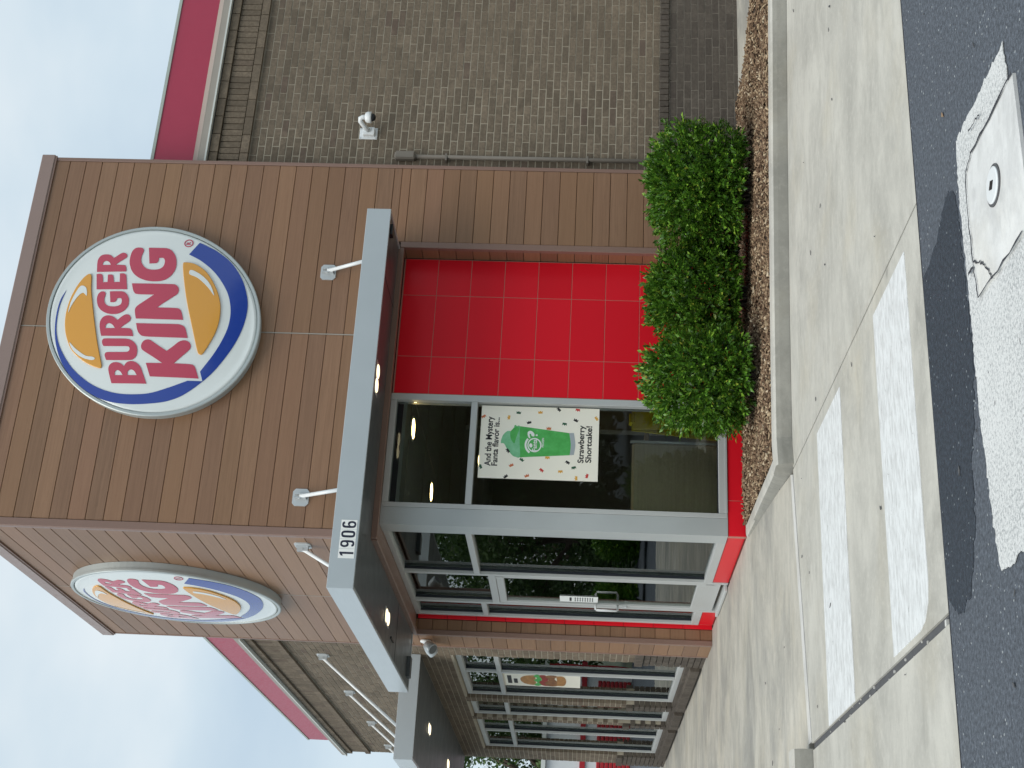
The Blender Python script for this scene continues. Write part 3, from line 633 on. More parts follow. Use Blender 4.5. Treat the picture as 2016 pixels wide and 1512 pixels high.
# wing at the side
WIN = [(4.41,6.73,0.17,2.74),(6.98,8.03,0.17,2.74),(8.22,10.65,0.17,2.74)]
WY0, WY1 = 3.785, 11.47
sm = MB(); e_ = 0.008
segs = [WY0,4.41,6.73,6.98,8.03,8.22,10.65,WY1]
for i in range(0,8,2): sm.box(XB+0.0035,0.30,segs[i]-(0 if i==0 else -e_),segs[i+1]-(e_ if i<6 else 0.008),-0.1,4.985)
for a,b,c,d in WIN: sm.box(XB+0.0035,0.30,a+e_-0.001,b-e_+0.001,-0.1,c-0.012); sm.box(XB+0.0035,0.30,a+e_-0.001,b-e_+0.001,d+e_,4.985)
sw = sm.build('side_brick_wall', MT['mortar'], B)
sb = MB()
for a,b,c,d in courses(WY0,WY1,0.748,57,openings=WIN): sb.box(XB+random.uniform(-0.0015,0.0015),XB+0.10,a,b,c,d)
tag(sb.build('brick_courses', MT['brick'], sw), kind='stuff')
sb = MB()
for a,b,c,d in courses(WY0,WY1,-0.022,10,openings=WIN): sb.box(XB-0.030,XB+0.10,a,b,c,d)
tag(sb.build('base_bricks', MT['brick_base'], sw), kind='stuff')
sb = MB(); y = WY0
while y < WY1-0.06:
    if not any(a-0.03 < y < b for a,b,c,d in WIN): sb.bbox(XB-0.048,XB+0.04,y,y+0.0582,0.659,0.744,0.003)
    y += 0.0677
for a,b,c,d in WIN:
    y = a+0.004
    while y < b-0.05:
        sb.add([(XB-0.07,y,0.03),(XB+0.05,y,0.03),(XB+0.05,y,0.162),(XB-0.07,y,0.125),(XB-0.07,y+0.0582,0.03),(XB+0.05,y+0.0582,0.03),(XB+0.05,y+0.0582,0.162),(XB-0.07,y+0.0582,0.125)],[(0,1,2,3),(7,6,5,4),(0,4,5,1),(1,5,6,2),(2,6,7,3),(3,7,4,0)]); y += 0.0677
tag(sb.build('sill_bricks', MT['brick_base'], sw), kind='stuff')
sd = MB(); y = WY0
while y < WY1-0.05: sd.box(XB-0.016,XB+0.03,y,y+0.0582,4.700,4.895); y += 0.0677
for a,b,c,d in courses(WY0,WY1,4.612,1,0.0845): sd.box(XB-0.034,XB+0.03,a,b,c,d)
for a,b,c,d in courses(WY0,WY1,4.902,1,0.0845): sd.box(XB-0.040,XB+0.03,a,b,c,d)
tag(sd.build('parapet_bricks', MT['brick'], sw), kind='stuff')
MB().box(0.30,9.0,WY1-0.3,WY1-0.01,-0.1,4.98).build('rear_brick_wall', MT['brick'], B)

# parapet: drip edge, coping, red band, roof cap   (profiles in (out, z); out<0 is towards the street)
def along_x(prof, x0, x1, y): 
    n=len(prof); return MB().add([(x0,y+o,z) for o,z in prof]+[(x1,y+o,z) for o,z in prof],[tuple(range(n)),tuple(range(n,2*n))[::-1]]+[(i,n+i,n+(i+1)%n,(i+1)%n) for i in range(n)])
def along_y(prof, y0, y1, x):
    n=len(prof); return MB().add([(x+o,y0,z) for o,z in prof]+[(x+o,y1,z) for o,z in prof],[tuple(range(n)),tuple(range(n,2*n))[::-1]]+[(i,n+i,n+(i+1)%n,(i+1)%n) for i in range(n)])
P1 = [(-0.078,4.990),(-0.078,5.006),(0.05,5.006),(0.05,4.990)]
P2 = [(-0.062,5.007),(-0.062,5.066),(0.05,5.070),(0.05,5.007)]
P3 = [(-0.050,5.071),(-0.050,5.080),(0.085,5.168),(0.24,5.17),(0.24,5.071)]
P4 = [(0.10,5.171),(0.10,5.552),(0.20,5.552),(0.20,5.171)]
P5 = [(0.090,5.553),(0.090,5.582),(0.28,5.582),(0.28,5.553)]
for prof, mat, nm, xa, yb in ((P1,'cap_white','drip_edge',3.60,11.52),(P2,'coping','coping_face',3.60,11.52),(P3,'coping','coping',3.60,11.52),(P4,'red_metal','red_fascia',3.655,11.15),(P5,'cap_green','roof_cap',3.60,11.17)):
    along_x(prof,xa,9.3,YB).build(nm,MT[mat],B); along_y(prof,TD+0.03 if nm!='red_fascia' else TD+0.03,yb,XB).build(nm,MT[mat],B)
along_x([(0.105,5.171),(0.105,5.552),(0.2,5.552),(0.2,5.171)],3.60,3.654,YB).build('flashing',MT['cap_white'],B)

# side windows
for wi,(a,b,c,d) in enumerate(WIN):
    x0, x1 = XB+0.045, XB+0.15; f = 0.05
    wn = MB().bbox(x0,x1,a+0.004,a+f,c,d,0.003).bbox(x0,x1,b-f,b-0.004,c,d,0.003).bbox(x0+0.002,x1,a+f+0.001,b-f-0.001,d-f-0.012,d,0.003).bbox(x0+0.002,x1,a+f+0.001,b-f-0.001,c,c+f+0.01,0.003).build('window',MT['alu'],B)
    cuts = [a+f,b-f] if wi==1 else ([a+f,5.42,b-f] if wi==0 else [a+f,9.33,b-f])
    for y in cuts[1:-1]: MB().bbox(x0,x1,y-0.025,y+0.025,c+f+0.011,d-f-0.013,0.003).build('mullion',MT['alu'],wn)
    for y0,y1 in zip(cuts[:-1],cuts[1:]):
        y0 += 0.026 if y0 in cuts[1:-1] else 0.001; y1 -= 0.026 if y1 in cuts[1:-1] else 0.001
        MB().bbox(x0+0.002,x1,y0,y1,2.255,2.31,0.003).build('transom_bar',MT['alu'],wn)
        for z0,z1 in ((c+f+0.011,2.254),(2.311,d-f-0.013)): MB().box(x0+0.055,x0+0.061,y0,y1,z0,z1).build('pane',MT['glass'],wn)
        MB().box(x0+0.030,x0+0.0545,y1-0.007,y1-0.0005,c+f+0.011,d-f-0.013).build('gasket',MT['gasket'],wn)

# ------------------------------------------------------------------ canopies
def bracket(parent, rod):
    # octagonal plate with a fork, in rod-local space: wall at y=0, outwards is -y
    pl = [(0.075*sx*(1.0 if k else 0.68), 0.068*sz*(0.68 if k else 1.0)) for sx,sz,k in ((1,1,1),(1,1,0),(-1,1,0),(-1,1,1),(-1,-1,1),(-1,-1,0),(1,-1,0),(1,-1,1))]
    mb = MB(); n = 8; mb.add([(x,-0.010,z) for x,z in pl]+[(x,0.0,z) for x,z in pl],[tuple(range(n)),tuple(range(n,2*n))[::-1]]+[(i,n+i,n+(i+1)%n,(i+1)%n) for i in range(n)])
    mb.box(-0.020,-0.012,-0.055,-0.0105,-0.05,0.045); mb.box(0.012,0.020,-0.055,-0.0105,-0.05,0.045); mb.tube([(-0.028,-0.04,0.0),(0.028,-0.04,0.0)],0.009,8)
    mb.lathe([(0.008,-0.016),(0.008,-0.0105)],c=(0.0,0,0.058),axis='Y',n=8); mb.lathe([(0.008,-0.016),(0.008,-0.0105)],c=(0.0,0,-0.058),axis='Y',n=8)
    return mb
def support(canopy, loc, rz, drop, reach, slope):
    rod = MB().tube([(0,-0.035,0.0),(0,-reach,-drop)],0.0165,12).build('support_rod',MT['white_metal'],canopy,True,loc,rz)
    bracket(canopy,rod).build('bracket',MT['steel'],rod)
def downlight(canopy, x, y, z, rz=0):
    o = MB().bbox(-0.14,0.14,-0.07,0.07,-0.006,0.0,0.002).build('canopy_light',MT['steel'],canopy,loc=(x,y,z),rz=rz)
    MB().lathe([(0.052,-0.014),(0.060,-0.010),(0.060,-0.0065)],c=(-0.062,0,0),n=20).build('lens',MT['lamp'],o); MB().lathe([(0.052,-0.014),(0.060,-0.010),(0.060,-0.0065)],c=(0.062,0,0),n=20).build('lens',MT['lamp'],o)
    return o
c1 = empty('entrance_canopy'); tag(c1,'silver flat canopy wrapping the tower corner and carrying house number 1906','canopy','flat metal canopies')
CX0,CX1,CY0,CY1,CZ0,CZ1 = -0.61,2.72,-0.65,3.20,3.055,3.26
MB().bbox(CX0,CX1,CY0,CY0+0.03,CZ0,CZ1,0.003).build('front_fascia',MT['fascia'],c1)
MB().bbox(CX0,CX0+0.03,CY0+0.031,CY1,CZ0,CZ1,0.003).build('side_fascia',MT['fascia'],c1)
MB().bbox(CX1-0.03,CX1,CY0+0.031,-0.010,CZ0,CZ1,0.003).build('end_fascia',MT['fascia'],c1); MB().bbox(CX0+0.031,-0.010,CY1-0.03,CY1,CZ0,CZ1,0.003).build('end_fascia',MT['fascia'],c1)
MB().box(CX0+0.031,CX1-0.031,CY0+0.031,-0.010,CZ0+0.008,CZ0+0.02).box(CX0+0.031,-0.010,-0.009,CY1-0.031,CZ0+0.008,CZ0+0.02).build('soffit_panel',MT['soffit'],c1)
MB().box(CX0+0.031,CX1-0.031,CY0+0.031,-0.010,CZ1-0.03,CZ1-0.015).box(CX0+0.031,-0.010,-0.009,CY1-0.031,CZ1-0.03,CZ1-0.015).build('roof_deck',MT['fascia'],c1)
MB().box(CX1-0.62,CX1-0.617,CY0+0.031,-0.010,CZ0+0.0055,CZ0+0.0075).box(CX0+0.031,-0.010,2.0,2.003,CZ0+0.0055,CZ0+0.0075).build('soffit_seam',MT['crack'],c1)
downlight(c1,1.20,-0.50,CZ0+0.008); downlight(c1,-0.33,1.28,CZ0+0.008,math.pi/2)
MB().box(2.50,2.60,-0.60,-0.53,CZ0-0.022,CZ0+0.0075).build('scupper',MT['black'],c1); MB().box(-0.50,-0.30,2.93,3.06,CZ0-0.03,CZ0+0.0075).build('scupper',MT['soffit'],c1); MB().box(-0.44,-0.42,1.62,1.80,CZ0-0.004,CZ0+0.0075).build('slot',MT['black'],c1)
for loc,rz in (((2.438,0.0,3.672),0),((0.322,0.0,3.678),0),((0.0,0.272,3.672),-math.pi/2)): support(c1,loc,rz,0.425,0.27,1.6)
D9 = [[(-0.023,-0.036,1),(-0.017,-0.049),(0,-0.054),(0.018,-0.049),(0.027,-0.032),(0.027,0.030),(0.018,0.049),(0,0.054),(-0.018,0.049),(-0.027,0.030),(-0.027,0.012),(-0.019,-0.006),(-0.003,-0.011),(0.011,-0.004,1),(0.011,-0.028),(0.005,-0.039),(-0.003,-0.039),(-0.008,-0.031,1)],[(0,0.041),(-0.011,0.032),(-0.011,0.013),(0,0.004),(0.011,0.013),(0.011,0.032)]]
DIG = {'9': D9, '6': [[(-p[0],-p[1])+tuple(p[2:]) for p in lp] for lp in D9], '1': [[(-0.004,-0.054,1),(0.012,-0.054,1),(0.012,0.054,1),(0.001,0.054,1),(-0.018,0.040,1),(-0.018,0.025,1),(-0.004,0.033,1)]],
       '0': [[(0,0.054),(-0.019,0.048),(-0.027,0.028),(-0.027,-0.028),(-0.019,-0.048),(0,-0.054),(0.019,-0.048),(0.027,-0.028),(0.027,0.028),(0.019,0.048)],[(0,0.039),(-0.009,0.030),(-0.009,-0.030),(0,-0.039),(0.009,-0.030),(0.009,0.030)]]}
for i,ch in enumerate('1906'):
    x = -0.374+0.0772*(i+0.5)
    st = MB().bbox(-0.0375,0.0375,-0.0015,0.0,-0.062,0.062,0.0004).build('number_sticker',MT['white_print'],c1,loc=(x,CY0-0.0004,3.134))
    link('digit',fill_mesh('digit',[[(p.x,p.y) for p in spline(lp)] for lp in DIG[ch]],MT['navy'],0.0004),st,(0,-0.0022,0))
c2 = empty('side_canopy'); tag(c2,'long silver canopy hung on rods over the brick wing windows','canopy','flat metal canopies')
X2,Y2,Y2E,Z20,Z21 = -1.09,4.42,11.40,3.105,3.315
MB().bbox(X2,XB-0.002,Y2,Y2+0.03,Z20,Z21,0.003).build('front_fascia',MT['fascia'],c2); MB().bbox(X2,X2+0.03,Y2+0.031,Y2E,Z20,Z21,0.003).build('side_fascia',MT['fascia'],c2)
MB().box(X2+0.031,XB-0.002,Y2+0.031,Y2E,Z20+0.008,Z20+0.02).build('soffit_panel',MT['soffit'],c2); MB().box(X2+0.031,XB-0.002,Y2+0.031,Y2E,Z21-0.03,Z21-0.015).build('roof_deck',MT['fascia'],c2)
MB().bbox(X2+0.031,XB-0.002,Y2E-0.03,Y2E-0.001,Z20+0.021,Z21-0.031,0.003).build('end_fascia',MT['fascia'],c2)
for y in (5.9,8.6): downlight(c2,-0.50,y,Z20+0.008,math.pi/2)
for y in (4.66,6.69,8.79,10.74): support(c2,(XB-0.001,y,4.24),-math.pi/2,0.925,0.77,1.2)

# ------------------------------------------------------------------ round signs
LOGO={'R2':[[(449,585,1),(549,601),(594,597),(626,575),(634,535),(628,498),(610,473),(595,456,1),(620,427),(645,397),(650,372),(635,345),(609,337),(589,351),(552,396),(523,425,1),(519,351),(507,329),(482,320),(453,315,1)],[(522,547,1),(548,546),(564,529),(562,507),(545,484),(521,471,1)]],'E':[[(426,583,1),(428,550),(419,530),(390,518),(341,507,1),(343,466,1),(419,477,1),(421,448),(411,429),(389,420),(343,407,1),(343,354,1),(432,369,1),(431,334),(418,312),(389,302),(270,274,1),(269,552,1)]],'G1':[[(247,488),(238,467),(216,460),(183,463),(155,460),(122,443),(101,410),(96,366),(104,325),(122,303),(148,300),(172,307),(180,319),(179,349,1),(157,351),(141,366),(140,402,1),(247,426,1),(249,338),(243,299),(219,267),(184,245),(147,236),(100,237),(58,262),(32,300),(22,349),(29,410),(55,465),(94,503),(141,524),(184,532),(221,527),(244,509)]],'R1':[[(-188,428,1),(-124,450),(-78,460),(-41,459),(-7,441),(8,409),(4,370),(-12,338),(-36,306,1),(-4,277),(18,246),(17,217),(-5,194),(-34,192),(-55,205),(-87,243),(-112,269,1),(-114,195),(-122,173),(-142,157),(-188,142,1)],[(-115,399,1),(-93,404),(-73,395),(-67,372),(-82,343),(-114,317,1)]],'U':[[(-224,408),(-214,391),(-213,309),(-214,203),(-224,159),(-248,122),(-283,96),(-328,84),(-373,86),(-401,108),(-412,144),(-415,262),(-415,346,1),(-378,364),(-363,367),(-349,363),(-342,346),(-340,260),(-338,184),(-330,161),(-312,154),(-292,162),(-284,187),(-285,287),(-285,391,1),(-267,403),(-242,411)]],'B':[[(-626,267,1),(-545,299),(-501,313),(-467,311),(-442,291),(-434,259),(-441,220),(-455,197),(-469,180,1),(-437,164),(-422,133),(-426,95),(-447,59),(-480,30),(-534,4),(-623,-38,1)],[(-553,248,1),(-527,252),(-510,243),(-507,224),(-522,201),(-552,179,1)],[(-551,133,1),(-530,141),(-508,134),(-498,112),(-511,84),(-549,56,1)]],'G2':[[(707,235),(697,208),(674,195),(648,199),(613,204),(567,200),(528,181),(492,147),(476,105),(475,62),(486,15),(515,-11),(555,-16),(584,-9),(601,9),(601,45,1),(565,44),(545,60),(539,120,1),(706,156,1),(706,50),(704,-9),(686,-51),(649,-85),(604,-109),(548,-123),(491,-124),(434,-105),(388,-69),(362,-16),(355,55),(366,130),(398,203),(448,257),(510,290),(561,305),(624,307),(670,299),(701,275)]],'N':[[(330,241,1),(274,222),(244,207),(223,172),(221,22,1),(166,85),(111,148),(84,165),(52,166),(-18,146,1),(-19,-64),(-17,-272,1),(56,-247),(84,-226),(94,-189),(94,-25,1),(149,-85),(206,-152),(240,-185),(278,-188),(310,-173),(328,-147),(331,-117),(330,60)]],'I':[[(-64,136,1),(-131,113),(-166,88),(-186,47),(-189,-90),(-188,-335,1),(-120,-312),(-82,-291),(-65,-255),(-61,-212),(-64,-24)]],'K':[[(-435,-7,1),(-431,-149,1),(-383,-72),(-322,31),(-297,53),(-267,58),(-236,47),(-219,23),(-222,-15),(-270,-93),(-317,-171,1),(-272,-220),(-227,-265),(-212,-305),(-220,-343),(-244,-367),(-274,-373),(-305,-359),(-368,-303),(-429,-248,1),(-430,-390),(-441,-421),(-462,-438),(-556,-478,1),(-556,-235),(-556,-59,1)]],'blue':[[(269,833,1),(159,871),(-5,877),(-179,852),(-350,793),(-493,705),(-619,585),(-718,446),(-784,290),(-808,106),(-798,-83),(-767,-245),(-693,-388),(-534,-557),(-374,-666),(-200,-751),(-24,-799),(152,-809),(301,-774),(437,-713),(580,-607),(681,-481),(741,-373),(777,-293,1),(647,-219,1),(583,-338),(482,-464),(354,-568),(234,-633),(99,-668),(-35,-670),(-170,-640),(-323,-578),(-492,-483,1),(-578,-513,1),(-581,-386,1),(-651,-230),(-707,-71),(-722,94),(-710,240),(-662,393),(-582,529),(-468,659),(-312,774),(-180,834),(-46,860),(117,863)]],'bun1':[[(413,633),(396,681),(295,737),(156,774),(19,783),(-115,764),(-235,719),(-333,657),(-418,555),(-468,460),(-487,389),(-468,380,1),(-224,463),(43,542),(264,603)]],'bun2':[[(532,-190),(554,-207),(537,-296),(457,-407),(308,-508),(160,-566),(12,-581),(-123,-563),(-243,-520),(-323,-483),(-331,-460),(-300,-439),(-95,-369),(169,-281),(404,-217)]],'h1':[[(301,698),(238,733),(128,762),(33,765),(100,750),(189,710),(230,667),(201,627),(279,647)]],'h2':[[(-255,699),(-314,635),(-379,537),(-392,466),(-411,445),(-421,480),(-392,572),(-327,658)]],'h3':[[(448,-255),(477,-263),(465,-308),(413,-389),(333,-462),(231,-508),(310,-442),(396,-343),(428,-271)]]}

SR = (0.9247,0.0114,0.0121,-0.0179,0.0503); REG = (0.766,-0.196)
DR, DH, RR = 0.085, 0.055, 0.88
def dome_y(x, z): return -(DR+DH*max(0.0, 1-(x*x+z*z)/RR**2))
def drape(me, lift):
    """bend a flat shape over the convex face"""
    bm = bmesh.new(); bm.from_mesh(me)
    for _ in range(4):
        bmesh.ops.triangulate(bm, faces=bm.faces[:]); lg = [e for e in bm.edges if e.calc_length() > 0.05]
        if not lg: break
        bmesh.ops.subdivide_edges(bm, edges=lg, cuts=1)
    bmesh.ops.triangulate(bm, faces=bm.faces[:])
    for v in bm.verts: v.co.y = v.co.y+dome_y(v.co.x, v.co.z)-lift
    bm.to_mesh(me); bm.free(); return me
def sign(loc, rz, label):
    s = empty('restaurant_sign', loc, rz); tag(s,label,'sign','round wall signs')
    n = 96
    def ring(k, y, f=1.0):
        o = []
        for i in range(n):
            t = 2*math.pi*i/n; r = (SR[0]+SR[1]*math.cos(t)+SR[2]*math.sin(t)+SR[3]*math.cos(2*t)+SR[4]*math.sin(2*t))*f+k; x, z = r*math.cos(t), r*math.sin(t); o.append((x, y if y is not None else dome_y(x,z), z))
        return o
    def stack(rings, cap0, cap1):
        v = [p for r in rings for p in r]; f = [(i*n+j,i*n+(j+1)%n,(i+1)*n+(j+1)%n,(i+1)*n+j) for i in range(len(rings)-1) for j in range(n)]
        if cap0: f.append(tuple(range(n)))
        if cap1: f.append(tuple((len(rings)-1)*n+j for j in range(n))[::-1])
        return MB().add(v,f)
    stack([ring(0.0,-0.002),ring(0.0,-0.066),ring(0.010,-0.068),ring(0.010,-0.086),ring(0.003,-0.093),ring(-0.018,-0.093),ring(-0.022,-0.070)],True,True).build('cabinet',MT['sign_rim'],s)
    stack([ring(-0.024,-0.072),ring(-0.030,-0.088)]+[ring(0,None,f) for f in (0.945,0.9,0.82,0.72,0.6,0.45,0.3,0.15,0.03)],False,True).build('face',MT['sign_white'],s,True)
    def part(key, name, mat, ext, lift, bev=0.0):
        if key not in SM: SM[key] = drape(fill_mesh(name,[[(p.x/1000,p.y/1000) for p in spline(lp)] for lp in LOGO[key]],MT[mat],ext,bev), lift)
        return link(name,SM[key],s)
    for k in ('B','U','R1','G1','E','R2','K','I','N','G2'): part(k,'letter','sign_red',0.001,0.003)
    part('blue','crescent','sign_blue',0.001,0.003)
    for k,hs in (('bun1',('h1','h2')),('bun2',('h3',))):
        part(k,'bun','sign_amber',0.002,0.006,0.005)
        for h in hs: part(h,'highlight','sign_white',0.0008,0.0150)
    rx_,rz_ = REG
    circ = lambda r: [(rx_+r*math.cos(a*math.pi/16),rz_+r*math.sin(a*math.pi/16)) for a in range(32)]
    link('registered_mark',drape(fill_mesh('registered_mark',[circ(0.041),circ(0.032)],MT['sign_red'],0.001),0.003),s)
    tm = text_mesh('letter_mark','R',MT['sign_red'],height=0.040,bold=0.02,ext=0.0)
    link('letter_mark',tm,s,(rx_,dome_y(rx_,rz_)-0.004,rz_))
    return s
SM = {}
sign((1.88,0.0,5.135),0,'round white burger sign on the front face of the tower')
sign((0.0,1.88,5.135),-math.pi/2,'round white burger sign on the left face of the tower')

# ------------------------------------------------------------------ things on the walls
sc = empty('security_camera',(4.05,YB,3.49)); sc.scale = (0.74,0.74,0.74); tag(sc,'white dome security camera on the brick wall beside the tower','security camera')
MB().bbox(-0.085,0.085,-0.012,-0.001,-0.115,0.115,0.004).build('back_plate',MT['white_metal'],sc)
MB().bbox(-0.055,0.060,-0.075,-0.0125,-0.085,0.065,0.006).build('junction_box',MT['white_metal'],sc)
MB().tube([(0.0,-0.075,-0.01),(0.03,-0.14,0.05),(0.055,-0.20,0.085),(0.075,-0.235,0.082),(0.085,-0.245,0.05),(0.085,-0.245,0.02)],[0.030,0.028,0.030,0.030,0.031,0.034],14).build('arm',MT['white_metal'],sc,True)
MB().lathe([(0.034,0.022),(0.058,0.012),(0.070,-0.008),(0.073,-0.035),(0.072,-0.062),(0.060,-0.066)],c=(0.085,-0.245,0.0),n=28).build('housing',MT['white_metal'],sc,True)
MB().lathe([(0.052,-0.066),(0.050,-0.085),(0.040,-0.103),(0.022,-0.114),(0.004,-0.117)],c=(0.085,-0.245,0.0),n=24).build('dome',MT['black'],sc,True)
bt = MB()
for x,z in ((-0.07,0.1),(0.07,0.1),(-0.07,-0.1),(0.07,-0.1)): bt.lathe([(0.009,-0.016),(0.009,-0.0125)],c=(x,0,z),axis='Y',n=10)
bt.build('screws',MT['steel'],sc)
cn = empty('conduit',(3.785,YB,0)); tag(cn,'taupe electrical conduit with pull box on the brick beside the tower','conduit')
MB().tube([(0,-0.035,-0.05),(0,-0.035,3.02)],0.020,12).build('pipe',MT['conduit'],cn,True)
MB().bbox(-0.040,0.040,-0.072,-0.002,3.015,3.215,0.016).build('pull_box',MT['conduit'],cn)
MB().bbox(-0.034,0.034,-0.078,-0.0725,3.03,3.20,0.002).build('cover',MT['conduit'],cn)
st_ = MB()
for z in (0.4,1.4,2.72): st_.box(-0.045,0.028,-0.057,-0.002,z,z+0.018)
st_.build('strap',MT['conduit'],cn)
fl = empty('flood_light',(-0.006,3.48,2.955)); tag(fl,'twin head flood light at the far end of the tower side','flood light')
MB().lathe([(0.055,0.0),(0.055,-0.018),(0.03,-0.03)],axis='X',n=24).build('base',MT['white_metal'],fl,True)
for s_ in (-1,1):
    h = MB().lathe([(0.020,0.06),(0.045,0.045),(0.058,0.0),(0.060,-0.055),(0.054,-0.062)],axis='Z',n=24).build('lamp_head',MT['fascia'],fl,True,(-0.085,0.065*s_-0.02,-0.055)); h.rotation_euler = (R(28*s_),R(38),0)
    MB().lathe([(0.050,-0.0625),(0.02,-0.058)],n=20).build('lens',MT['soffit'],h)
    MB().tube([(-0.02,0.0,0.0),(-0.045,0.03*s_-0.01,-0.01),(-0.07,0.055*s_-0.02,-0.02)],0.013,8).build('arm',MT['steel'],fl,True)

# ------------------------------------------------------------------ posters
def print_mat(name, a, c):
    m = M(name); m.base(m.ramp(m.noise(m.coords(), 16, 5, 0.65), [(0.35, a), (0.7, c)])); m.set(0.5); return m.m
MT['bun_print'] = print_mat('bun_print', (0.33,0.14,0.035), (0.58,0.30,0.10)); MT['meat_print'] = print_mat('meat_print', (0.20,0.012,0.012), (0.45,0.06,0.04)); MT['patty_print'] = print_mat('patty_print', (0.16,0.055,0.02), (0.40,0.18,0.06))
PW, PH_ = 0.665, 1.015
ps = empty('window_poster',(0.972,GL-0.004,1.738)); tag(ps,'cream poster of a green frozen drink on the front window','poster')
MB().box(-PW/2,PW/2,-0.003,0.0,-PH_/2,PH_/2).build('sheet',MT['paper'],ps)
def pp(x,y):
    """reading position on the poster from a picture position"""
    t = (x-110)/1800.0; x_top = 158+(1945-158)*t*0; 
    fy = (x-110)/1815.0; ytop = 70+80*fy; ybot = 1165+85*fy
    s_ = (ybot-y)/(ybot-ytop); xr = 158+(1945-158)*0; left = 65+(1900-65)*0
    tt = (x-(158*s_+65*(1-s_)))/((1945-158)*s_+(1900-65)*(1-s_))
    return ((s_-0.5)*PW, (0.5-tt)*PH_)
def flat(name, pts, mat, y, smooth=True):
    lp = [(p.x,p.y) for p in spline([pp(*q[:2])+((1,) if len(q)>2 else ()) for q in pts])] if smooth else [pp(*q[:2]) for q in pts]
    return link(name, fill_mesh(name,[lp],MT[mat],0.0004), ps, (0,y,0))
flat('cup',[(650,862,1),(730,870,1),(1480,850,1),(1500,690),(1480,515,1),(730,400,1),(690,398),(640,420)],'slush',-0.0038)
flat('swirl',[(690,398),(640,415),(600,470),(575,470),(530,475),(470,530),(440,600),(432,655,1),(480,660),(520,730),(570,800),(610,845),(650,862),(720,860),(720,640),(725,410)],'swirl',-0.0044)
flat('swirl_fold',[(585,480),(580,560),(600,620),(640,660),(660,600),(690,520),(720,440),(690,405),(640,425)],'slush',-0.0050)
flat('cup_base',[(1480,515,1),(1550,515,1),(1568,690),(1545,845,1),(1480,850,1),(1500,690)],'fascia',-0.0044)
def ringpts(cx,cy,ro,ri):
    a = [(cx+ro*math.cos(t*math.pi/16),cy+ro*math.sin(t*math.pi/16)) for t in range(32)]; b = [(cx+ri*math.cos(t*math.pi/16),cy+ri*math.sin(t*math.pi/16)) for t in range(32)]; return a,b
a_,b_ = ringpts(945,690,108,90); link('logo_ring',fill_mesh('logo_ring',[[pp(*q) for q in a_],[pp(*q) for q in b_]],MT['white_print'],0.0004),ps,(0,-0.0044,0))
flat('logo_arc',[(945-150*math.cos(t),690-150*math.sin(t)) for t in [R(k) for k in range(-55,46,10)]]+[(945-120*math.cos(t),690-120*math.sin(t)) for t in [R(k) for k in range(45,-56,-10)]],'white_print',-0.0044,False)
flat('question_mark',[(845,530),(850,490),(890,472),(935,500),(950,540),(935,560),(905,548),(895,520),(875,525),(880,560),(885,585),(860,575)],'white_print',-0.0044)
flat('question_dot',[(965,540),(985,528),(1000,540),(985,555)],'white_print',-0.0044)
flat('logo_fruit',[(865,690),(880,665),(905,670),(915,700),(900,725),(875,720)],'white_print',-0.0048)
def ptext(body,x,y,width,mat='ink',height=None,bold=0.03):
    X,Z = pp(x,y); link('lettering',text_mesh('lettering',body,MT[mat],width=width,height=height,bold=bold,ext=0.0004),ps,(X,-0.0035,Z))
ptext('And the Mystery',262,618,0.455,height=0.071,bold=0.024); ptext('Fanta flavor is...',352,625,0.445,height=0.052,bold=0.024)
ptext('Strawberry',1670,685,0.345,height=0.068,bold=0.024); ptext('Shortcake!',1772,690,0.335,height=0.052,bold=0.024)
l1 = text_mesh('logo_lettering','Fanta',MT['white_print'],width=0.105,height=0.040,bold=0.02,ext=0.0004); X,Z = pp(948,690); link('logo_lettering',l1,ps,(X,-0.0046,Z))
l1 = text_mesh('logo_lettering','FROZEN',MT['white_print'],width=0.085,height=0.018,bold=0.02,ext=0.0004); X,Z = pp(1075,655); link('logo_lettering',l1,ps,(X,-0.0046,Z))
crown = [(1.4*p,1.4*q) for p,q in ((-0.013,-0.009),(0.013,-0.009),(0.014,0.009),(0.007,0.002),(0.0,0.010),(-0.007,0.002),(-0.014,0.009))]
cmesh = {}
for (x,y,c) in ((180,245,'orange'),(560,262,'amber'),(715,190,'forest'),(1045,190,'amber'),(1325,155,'ink'),(1615,165,'crimson'),(870,343,'ink'),(1170,440,'orange'),(1410,378,'forest'),(1585,320,'ink'),(1900,297,'amber'),(110,1000,'forest'),(535,770,'ink'),(585,985,'orange'),(750,905,'forest'),(1140,885,'amber'),(1445,960,'ink'),(1045,1070,'crimson'),(820,1145,'orange'),(1335,1095,'amber'),(1735,1163,'crimson'),(1570,1195,'amber'),(495,1150,'ink'),(1540,1040,'forest')):
    if c not in cmesh: cmesh[c] = fill_mesh('confetti',[crown],MT[c],0.0003)
    X,Z = pp(x,y); o = link('confetti',cmesh[c],ps,(X,-0.0056 if 430<x<1560 and 400<y<870 else -0.0034,Z)); o.rotation_euler = (0,random.uniform(-2.6,2.6),0)
bp = empty('burger_poster',(XB+0.096,5.98,1.80),-math.pi/2); tag(bp,'tall cream poster of a burger in the brick wing window','poster')
MB().box(-0.36,0.36,-0.003,0.0,-0.47,0.47).build('sheet',MT['paper'],bp)
def bflat(name,pts,mat,y): return link(name,fill_mesh(name,[[(p.x,p.y) for p in spline(pts)]],MT[mat],0.0004),bp,(0,y,0))
bflat('top_bun',[(-0.27,0.07,1),(-0.27,0.13),(-0.20,0.21),(-0.05,0.25),(0.12,0.245),(0.24,0.18),(0.28,0.07,1)],'bun_print',-0.0038)
